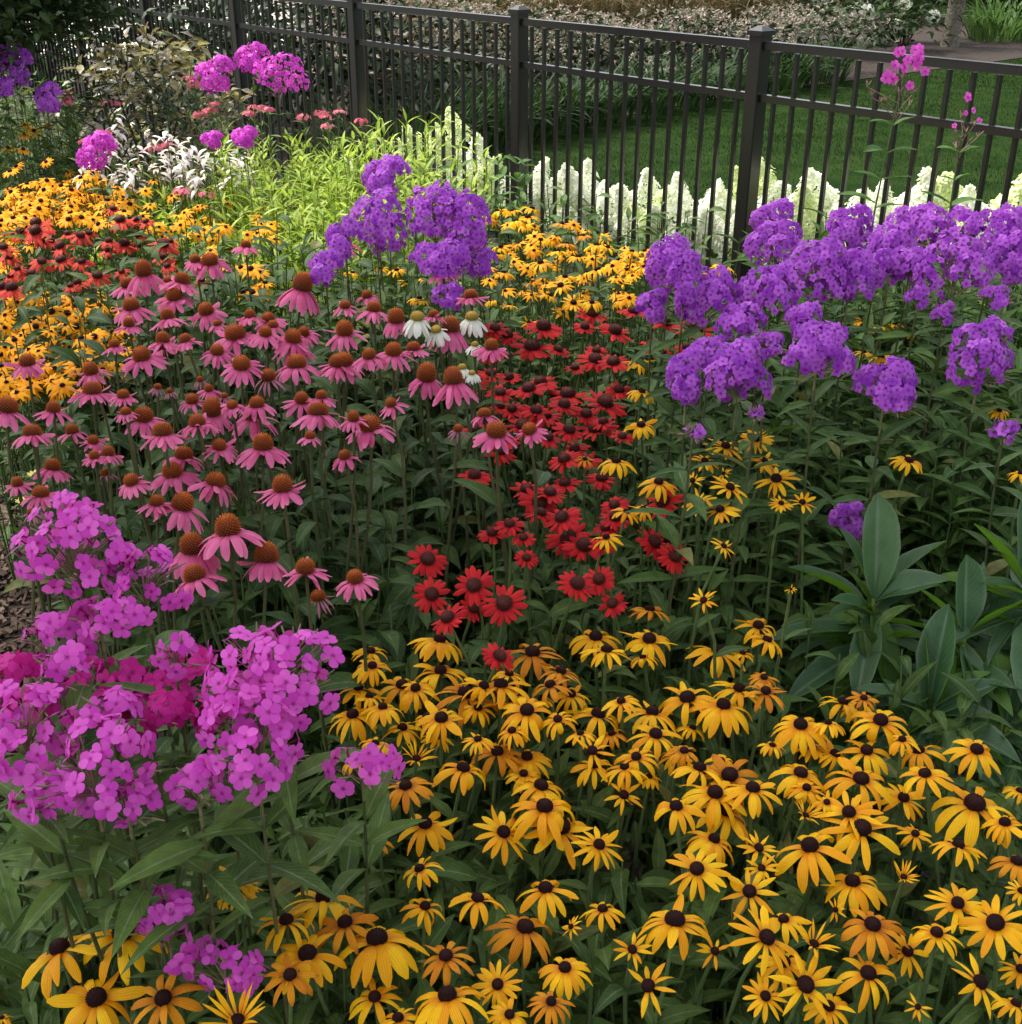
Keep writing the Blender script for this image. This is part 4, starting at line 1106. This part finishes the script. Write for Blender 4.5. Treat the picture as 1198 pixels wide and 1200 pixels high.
def hydrangea(heads, label, lime=0.3):
    cx = sum(h[0] for h in heads) / len(heads)
    pts = []
    for x, y, s in heads:
        k = -1.2 + 0.0
        # stand the head just behind the fence line: solve its distance from the pixel column
        u = 600 - (y - 8)
        dirx, diry = x - 599, FPX * CP + u * SP
        A2 = np.array([[dirx, -FD[0]], [diry, -FD[1]]])
        off = FA + FN * U(.20, .42)
        tt, _ = np.linalg.solve(A2, off)
        zz = CAM_H + tt * (u * CP - FPX * SP)
        pts.append((Vector((dirx * tt, diry * tt, max(zz, .25))), s))
    base = sum((p for p, s in pts), Vector()) / len(pts)
    root = thing('hydrangea_shrub', (base.x, base.y, 0), label, 'shrub', 'white hydrangeas along the fence')
    bl, bs = MB(), MB()
    for p, s in pts:
        q = Vector((p.x - base.x, p.y - base.y, p.z))
        ax = Vector((U(-.6, .6), U(-.8, .2), 1)).normalized()
        link('flower_panicle', random.choice(HP[4:] if random.random() < lime else HP[:4]), root, Matrix(frame(q, ax, U(0, 6), s * U(.8, 1.45))))
        for _ in range(2):                            # smaller panicles lower on the same branch
            q2 = q + Vector((U(-.14, .14), U(-.1, .1), U(-.16, -.06)))
            link('flower_panicle', random.choice(HP[4:] if random.random() < lime else HP[:4]), root, Matrix(frame(q2, (U(-.7, .7), U(-.7, .4), 1), U(0, 6), s * U(.7, 1.1))))
        path = [(q.x * .3, q.y * .3, 0), (q.x * .8, q.y * .8, q.z * .5), tuple(q - ax * .05)]
        bs.add(tube(path, .005, .003, 5))
        for i in range(9):
            f = U(.25, .85)
            pp = Vector((q.x * (.3 + .7 * f), q.y * (.3 + .7 * f), q.z * f))
            bl.add(random.choice(LEAFT['broad']), xf(pp, U(0, 6.3), U(0, .7), U(-.3, .3), U(.08, .12)))
    link('leaves', bl.mesh('leaves', M['leaf_hyd']), root)
    link('stem', bs.mesh('stem', M['twig']), root)
hydrangea([(445, 190, 1.0), (470, 200, 1.0), (490, 185, .9), (515, 180, .95), (535, 165, 1.0), (532, 195, 1.0), (560, 205, .9), (575, 215, .9), (500, 215, 1.0), (548, 225, .9)], 'lime white hydrangea glowing behind the lime green plants', .55)
hydrangea([(600, 228, .8), (628, 232, .85), (655, 232, .9), (678, 240, .9), (690, 228, .7), (712, 248, .9), (735, 255, .9), (650, 255, .9), (700, 268, .9)], 'white hydrangea between two fence posts over the orange drift', .15)
hydrangea([(672, 226, .8), (760, 235, 1.0), (775, 255, 1.0), (768, 275, .9), (795, 250, .8), (805, 268, .9), (828, 262, .9), (840, 250, .95), (835, 285, .9), (815, 290, .9), (862, 280, .9)], 'tall white hydrangea left of the nearest fence post', .2)
hydrangea([(868, 225, .8), (892, 222, .8), (880, 262, .9), (930, 258, .9), (955, 240, .95), (945, 265, .9), (975, 262, .9), (895, 300, .9), (885, 320, .9), (960, 285, .9)], 'white hydrangea hugging the nearest fence post behind purple phlox', .25)
hydrangea([(1010, 258, .9), (1030, 268, .9), (1055, 255, .9), (1085, 262, .9), (1105, 250, .9), (1130, 262, .9), (1165, 262, .8), (1195, 250, .9), (1040, 290, .9), (1100, 285, .9)], 'cream hydrangea below the two tall stray phlox', .35)

# ------------------------------------------------------------------ lime green plants and others in the sunlit far bed
def clump(name, label, cat, ctr, rx, ry, n, h0, h1, kind, leafm, stemm, L0, L1, nl, group=None, opposite=False, spread=.12, top=None):
    root = thing(name, (ctr.x, ctr.y, 0), label, cat, group)
    bl, bs, bt = MB(), MB(), MB()
    for i in range(n):
        a, q = U(0, 6.3), math.sqrt(random.random())
        x, y = rx * q * math.cos(a), ry * q * math.sin(a)
        h = U(h0, h1)
        path = arc(h, (x * .4 + U(-spread, spread) * .5, y * .4 + U(-spread, spread) * .5), (U(-.15, .15), U(-.15, .15), 1)) + np.array([x, y, 0])
        bs.add(tube(path, .0035, .0018, 5))
        put_leaves(bl, path, kind, nl, L0, L1, .15, 1.0, opposite, (.1, .9), .3)
        if top:
            top(bt, Vector(path[-1]))
    link('leaves', bl.mesh('leaves', M[leafm]), root)
    link('stem', bs.mesh('stem', M[stemm]), root)
    if top and bt.n:
        link('blossom', bt.mesh('blossom', M[top.mat]), root)
    return root
random.seed(91)
LG = 'lime green leafy plants in the far bed'
for px, py, z, n, h0, h1, lb in (
    (180, 222, .62, 16, .5, .68, 'lime green plant right behind the golden drift'),
    (240, 235, .60, 18, .5, .68, 'lime green plant below the drooping white flowers'),
    (305, 230, .62, 20, .5, .7, 'lime green plant in the middle behind the coneflowers'),
    (300, 190, .70, 18, .6, .8, 'lime green plant under the magenta phlox trio'),
    (350, 195, .72, 22, .6, .82, 'brightest lime green plant nearest the shaded fence post'),
    (400, 190, .72, 20, .6, .82, 'lime green plant in front of the second fence post'),
    (360, 245, .66, 20, .5, .75, 'lime green plant beside the lone purple phlox'),
    (420, 225, .70, 16, .55, .78, 'lime green plant left of the purple mound top'),
    (455, 180, .78, 10, .7, .9, 'tall lime green plant with a whorled top before the fence'),
    (490, 195, .78, 8, .72, .88, 'tall lime green plant before the lime white hydrangea'),
    (330, 270, .58, 16, .45, .62, 'low lime green plant behind the tallest pink coneflower'),
    (200, 262, .56, 16, .45, .62, 'low lime green plant beside the coral red coneflowers')):
    c, t = at(px, py, z)
    clump('milkweed_plant', lb, 'plant', c, .24, .30, int(n * 2.2), h0, h1, 'lime', 'leaf_lime', 'stem_lime', .08, .12, 20, LG)
for px, py, z, lb in ((542, 195, .70, 'bright green broad-leaved shoot before the fence post'), (585, 205, .66, 'dark green broad-leaved shoot touching the fence post foot'), (620, 250, .55, 'low green leafy clump under the white hydrangea'), (745, 285, .5, 'bright green clump above the orange drift')):
    c, t = at(px, py, z)
    clump('leafy_shoot', lb, 'plant', c, .12, .12, 5, z * .9, z * 1.12, 'broad', 'leaf_hyd', 'stem_green', .08, .12, 6, None, True)

def rose_top(bt, p):
    for i in range(14):
        d = Vector((U(-1, 1), U(-1, 1), U(0, 1))).normalized()
        bt.add(random.choice(FLOR_LO), frame(p + Vector((d.x * .03, d.y * .03, d.z * .014)), d, U(0, 6), .009))
rose_top.mat = 'rose_bloom'
for px, py, z, n, lb in ((92, 108, .88, 2, 'small rose pink bloom before the far fence post'), (78, 126, .86, 3, 'rose pink blooms beside the fading purple phlox'), (118, 160, .82, 3, 'rose pink blooms above the vivid magenta phlox'), (122, 118, .86, 2, 'rose pink bloom at the side of the bronze shrub'),
                      (216, 98, .95, 3, 'rose pink bloom at the top of the bronze shrub'), (240, 130, .88, 5, 'deep rose blooms right of the bronze shrub'), (196, 175, .78, 3, 'rose pink bloom amid drooping white flowers'), (300, 132, .9, 4, 'pale rose blooms below the magenta trio'),
                      (368, 138, .88, 3, 'rose pink milkweed bloom before the second fence post'), (388, 143, .87, 2, 'rose pink milkweed bloom near the fence pickets'), (240, 223, .7, 3, 'rose pink bloom in the lime green plants'), (438, 142, .9, 1, 'single rose pink bud on a tall lime stem')):
    c, t = at(px, py, z)
    clump('rose_milkweed', lb, 'flower', c, .05, .05, n, z - .03, z + .02, 'lime', 'leaf_phlox_light', 'stem_green', .06, .09, 9, 'rose blooms in the far bed', True, .05, rose_top)

# bronze-leaved shrub
def leaf_cloud(b, ctr, rad, n, kind, L0, L1, shell=.55, drop=.35, clumps=14, flat_bias=0.0):
    """leaves gathered in clumps through an uneven crown"""
    cs = []
    for _ in range(clumps):
        d = Vector((random.gauss(0, 1), random.gauss(0, 1), random.gauss(0, 1))).normalized()
        cs.append((d * U(shell, 1.0), U(.22, .5)))
    for i in range(n):
        c0, cr = random.choice(cs)
        q = c0 + Vector((random.gauss(0, 1), random.gauss(0, 1), random.gauss(0, .8))) * cr * .55
        p = Vector((q.x * rad[0], q.y * rad[1], q.z * rad[2])) + Vector(ctr)
        if p.z < .02:
            continue
        az = math.atan2(q.y, q.x) + U(-1.3, 1.3)
        b.add(random.choice(LEAFT[kind]), xf(p, az, U(-.7, .8) - drop * .3, U(-.7, .7), U(L0, L1)))
    return cs

def shrub(name, label, cat, base, height, rad, n, kind, leafm, L0, L1, group=None, clumps=16, bloom=None, stems=7, stem='twig', zc=.55):
    root = thing(name, (base.x, base.y, 0), label, cat, group)
    b = MB()
    cs = leaf_cloud(b, (0, 0, height * zc), (rad, rad, height * .5), n, kind, L0, L1, clumps=clumps)
    link('leaves', b.mesh('leaves', M[leafm]), root)
    s = MB()
    for c0, cr in cs[:max(stems, 3)]:
        e = Vector((c0.x * rad, c0.y * rad, height * zc + c0.z * height * .5))
        e.z = max(e.z, .15)
        s.add(tube([(U(-.05, .05), U(-.05, .05), -.01), (e.x * .35, e.y * .35, e.z * .5), tuple(e)], .012 + height * .006, .004, 6))
    link('stem', s.mesh('stem', M[stem]), root)
    if bloom:
        bb = MB()
        bloom(bb, cs, rad, height, zc)
        link('blossom', bb.mesh('blossom', M[bloom.mat]), root)
    return root
random.seed(101)
c, t = at(178, 150, .62)
def bronze_bloom(bb, cs, rad, h, zc):
    pass
shrub('bronze_leaved_shrub', 'bronze leaved shrub with cream glints behind the drooping white flowers', 'shrub', c, .98, .46, 1500, 'small', 'leaf_bronze', .06, .10, clumps=26)
# drooping white flowers
def white_top(bt, p):
    for i in range(7):
        a = U(0, 6.3)
        T = strip(U(.05, .075), .022, SH_LANCE, U(.0, .5), U(-1.6, -1.1), -.3, 4, 2)
        bt.add(T, xf(p + Vector((0, 0, -.012 * i)), a))
white_top.mat = 'white_bloom'
for px, py, z, n, lb in ((138, 150, .84, 4, 'drooping white flowers against the bronze shrub'), (74, 178, .80, 2, 'lone drooping white flower left of the magenta phlox'), (165, 188, .74, 6, 'white flowers to the right of the vivid magenta phlox'), (200, 190, .74, 7, 'white flowers in the middle of their bank'),
                      (225, 165, .82, 6, 'white flower spires below the bronze shrub'), (255, 180, .78, 6, 'white flowers at the end of their bank by lime plants'), (190, 205, .70, 4, 'lowest white flowers above the lime green plant'), (262, 200, .72, 4, 'pale white flowers beside the tiny magenta phlox')):
    c, t = at(px, py, z)
    clump('white_bellflower', lb, 'flower', c, .14, .10, n, z - .06, z + .05, 'phlox', 'leaf_phlox_light', 'stem_green', .06, .09, 6, 'drooping white flowers in the far bed', False, .1, white_top)
# small pale yellow blooms left of the pink coneflowers
for px, py, z, lb in ((135, 515, .55, 'pale yellow bloom between pink coneflowers'), (22, 584, .45, 'pale yellow bloom beside the mulch path'), (42, 552, .46, 'tiny pale yellow bloom under a coneflower')):
    c, t = at(px, py, z)
    def yt(bt, p):
        for i in range(10):
            bt.add(strip(.02, .014, SH_PETAL, .6, .1, -.2, 2, 2), xf(p, 6.28 * i / 10))
    yt.mat = 'yellow_bloom'
    clump('yellow_daisy', lb, 'flower', c, .01, .01, 1, z - .01, z + .01, 'phlox', 'leaf_phlox_light', 'stem_green', .05, .07, 7, 'pale yellow blooms', False, .02, yt)
# young dark green bushes at the foot of the far fence
for px, py, z, lb in ((150, 118, .85, 'feathery green shrub between the far fence posts'), (195, 80, .98, 'feathery olive shrub before the far pickets'), (100, 150, .7, 'dark green bush behind the rose blooms')):
    c, t = at(px, py, z)
    shrub('green_bush', lb, 'shrub', c, z + .08, .3, 700, 'lime', 'leaf_mid', .05, .08, 'green bushes by the far fence', clumps=18)

# ------------------------------------------------------------------ beyond the fence
def ground_pt(px, py):
    return at(px, py, 0)[0]
random.seed(111)
# dark tree overhanging the top corner
def tree(name, label, base, h_trunk, crown_z, rad, n, kind, leafm, L0, L1, clumps=40, r0=.09, bark='bark', crown_off=(0, 0), group=None):
    root = thing(name, (base[0], base[1], 0), label, 'tree', group)
    tr = MB()
    tip = (crown_off[0], crown_off[1], crown_z)
    tr.add(tube([(0, 0, -.05), (.02, .01, h_trunk * .4), (crown_off[0] * .4, crown_off[1] * .4, h_trunk), tip], r0, r0 * .3, 10))
    b = MB()
    cs = leaf_cloud(b, (crown_off[0], crown_off[1], crown_z), rad, n, kind, L0, L1, clumps=clumps, shell=.35)
    for c0, cr in cs:
        e = Vector((c0.x * rad[0] + crown_off[0], c0.y * rad[1] + crown_off[1], c0.z * rad[2] + crown_z))
        s = Vector((crown_off[0] * .5, crown_off[1] * .5, h_trunk + (crown_z - h_trunk) * U(0, .8)))
        tr.add(tube([s, s.lerp(e, .5) + Vector((0, 0, .05)), e], r0 * .28, r0 * .06, 5))
    link('trunk', tr.mesh('trunk', M[bark]), root)
    link('crown', b.mesh('crown', M[leafm]), root)
    return root
p0, t = at_y(20, 20, 5.6)
tree('dark_leaved_tree', 'dark green small tree overhanging the far purple phlox', (p0.x - .75, 6.3), .8, p0.z + .28, (.56, .6, .55), 11000, 'small', 'leaf_mid', .05, .075, 110, .03, 'twig', (.50, -.5))

# dark shrubs behind the far fence, with the pale drive added beyond to show as specks of light
g = 'dark shrubs behind the far fence'
for i, (px, py, h, rad, n, lb) in enumerate((
    (60, 96, 2.2, 1.1, 1500, 'tall dark shrub behind the fence under the overhanging tree'), (150, 110, 2.4, 1.1, 1500, 'dark shrub behind the far fence post, speckled with light'),
    (225, 130, 2.2, 1.0, 1400, 'dark shrub behind the fence above the bronze shrub'), (290, 150, 2.1, .95, 1400, 'dark shrub behind the fence at the magenta phlox trio'),
    (350, 165, 1.6, .8, 1300, 'dark rounded shrub behind the second fence post'))):
    shrub('dark_shrub', lb, 'shrub', ground_pt(px, py), h, rad, n, 'small', 'leaf_dark', .09, .15, g, clumps=22, stems=9)
def grey_bloom(bb, cs, rad, h, zc):
    for c0, cr in cs:
        if c0.z < -.1: continue
        for k in range(34):
            q = c0 * 1.06 + Vector((random.gauss(0, 1), random.gauss(0, 1), random.gauss(0, .6))) * cr * .6
            p = Vector((q.x * rad, q.y * rad, h * zc + q.z * h * .5 + .05))
            if p.z < .1: continue
            for j in range(5):
                bb.add(random.choice(LEAFT['small']), xf(p, U(0, 6.3), U(-.2, 1.3), U(-1, 1), U(.025, .05)))
grey_bloom.mat = 'grey_bloom'
g = 'grey flowering shrubs beyond the lawn'
for px, py, h, rad, n, lb in ((440, 165, 1.15, .75, 800, 'grey flowering shrub behind the second fence post'), (520, 148, .98, .8, 800, 'grey flowering shrub behind the tall lime stems'), (600, 128, .85, .8, 700, 'grey flowering shrub behind the middle fence post'),
                          (690, 112, .68, .8, 700, 'grey flowering shrub below the dry grasses'), (775, 100, .68, .8, 700, 'wide grey flowering shrub left of the nearest fence post'), (860, 92, .70, .85, 700, 'grey flowering shrub just behind the nearest fence post'), (930, 84, .66, .8, 700, 'grey flowering shrub right of the nearest fence post')):
    shrub('grey_flowering_shrub', lb, 'shrub', ground_pt(px, py), h, rad, n, 'small', 'leaf_dark', .07, .11, g, clumps=22, bloom=grey_bloom)
def strap_clump(px, py, h, n, leafm, label, name, group, w=.035, spread=.35):
    p = ground_pt(px, py)
    root = thing(name, (p.x, p.y, 0), label, 'grass' if 'grass' in name else 'plant', group)
    b = MB()
    Ts = [strip(1, w, ([0, .3, .8, 1], [.7, 1, .6, .05]), U(1.2, 1.5), U(-.6, .7), .3, 7, 2) for _ in range(6)]
    for i in range(n):
        a, q = U(0, 6.3), math.sqrt(random.random()) * spread
        b.add(random.choice(Ts), xf((q * math.cos(a), q * math.sin(a), 0), a + U(-.8, .8), 0, 0, h * U(.65, 1.1)))
    link('blades', b.mesh('blades', M[leafm]), root)
g = 'daylily clumps along the lawn edge'
for px, py, lb in ((445, 200, 'daylily clump nearest the lime green plants'), (495, 188, 'daylily clump behind the whorled lime stems'), (545, 175, 'daylily clump at the start of the lawn'), (590, 165, 'daylily clump behind the middle fence post'), (635, 155, 'daylily clump right of the middle fence post'),
                  (680, 147, 'daylily clump in the middle of the lawn edge'), (730, 138, 'daylily clump beneath the wide grey shrub'), (780, 128, 'daylily clump near the nearest fence post'), (835, 118, 'daylily clump left of the nearest fence post'), (900, 108, 'daylily clump right of the nearest fence post'), (950, 100, 'last daylily clump beside the bare mulch')):
    strap_clump(px, py - 4, .62, 170, 'leaf_strap', lb, 'daylily_clump', g, .04, .38)
g = 'dry ornamental grasses beyond the lawn'
for px, py, lb in ((470, 100, 'tan ornamental grass behind the second fence post'), (560, 88, 'tan ornamental grass left of the middle fence post'), (640, 80, 'tan ornamental grass right of the middle fence post'), (715, 72, 'tan ornamental grass over the middle grey shrub'), (790, 66, 'tan ornamental grass over the wide grey shrub'), (860, 60, 'tan ornamental grass at the nearest fence post')):
    strap_clump(px, py, 1.75, 420, 'leaf_tan', lb, 'ornamental_grass', g, .014, .45)
# shrub with white hydrangea blooms, slim tree, lilies
def white_balls(bb, cs, rad, h, zc):
    for c0, cr in cs:
        if c0.y > .35: continue
        p = Vector((c0.x * rad, c0.y * rad, h * zc + c0.z * h * .5))
        for i in range(40):
            d = Vector((random.gauss(0, 1), random.gauss(0, 1), random.gauss(0, 1))).normalized()
            bb.add(random.choice(HFL), frame(p + d * .09, d, U(0, 6), .03))
white_balls.mat = 'hyd_white'
g = 'leafy shrubs in the far mulch bed'
shrub('white_flowering_shrub', 'dark shrub with white ball blooms left of the slim tree', 'shrub', ground_pt(985, 62), 1.5, .95, 1200, 'small', 'leaf_mid', .1, .16, g, clumps=18, bloom=white_balls)
shrub('white_flowering_shrub', 'dark shrub with white ball blooms nearest the slim trunk', 'shrub', ground_pt(1055, 54), 1.3, .9, 1100, 'small', 'leaf_mid', .1, .16, g, clumps=16, bloom=white_balls)
tp = ground_pt(1112, 55)
tree('slim_tree', 'slim grey-barked tree standing in the far mulch bed', (tp.x, tp.y), 2.3, 3.6, (1.5, 1.5, 1.2), 1500, 'small', 'leaf_mid', .12, .2, 30, .13)
strap_clump(1165, 48, .8, 170, 'leaf_hyd', 'yellow green lily clump right of the slim tree', 'lily_clump', g, .04, .4)  # darker leaf colour stands in for shade on these blades
strap_clump(1195, 44, .7, 140, 'leaf_strap', 'dark green lily clump cut by the picture edge', 'lily_clump', g, .05, .4)
for px, py, h, rad, lb in ((1165, 22, 1.6, 1.1, 'dark shrub far behind the yellow green lilies'), (1085, 26, 1.6, 1.2, 'dark shrub far behind the slim tree'), (905, 30, 1.7, 1.2, 'dark shrub behind the dry ornamental grass'), (1250, 30, 1.5, 1.1, 'dark shrub in the far corner of the mulch bed')):
    shrub('far_shrub', lb, 'shrub', ground_pt(px, py), h, rad, 1300, 'small', 'leaf_dark', .14, .22, g, clumps=20)

# the dark wood that closes the view
b = MB()
for i in range(26):
    x = -26 + i * 2.2 + U(-.6, .6)
    y = 27 + U(0, 5) + (abs(x) * .1)
    if -14 < x < -5: continue
    leaf_cloud(b, (x, y, U(1.4, 2.6)), (1.9, 1.6, U(1.8, 3.0)), 800, 'small', .28, .5, clumps=14, shell=.3)
tag(link('treeline', b.mesh('treeline', M['leaf_dark'])), 'dark wood closing the view behind the garden', None, None, 'stuff')

# unseen tree, added outside the picture to shade the front of the bed
random.seed(131)
tree('added_shade_tree', 'added unseen leafy tree casting shade over the front of the bed', (-3.9, 2.6), 3.2, 5.6, (2.9, 2.1, 1.2), 5200, 'small', 'leaf_mid', .12, .20, 80, .15, 'bark', (1.5, .0))
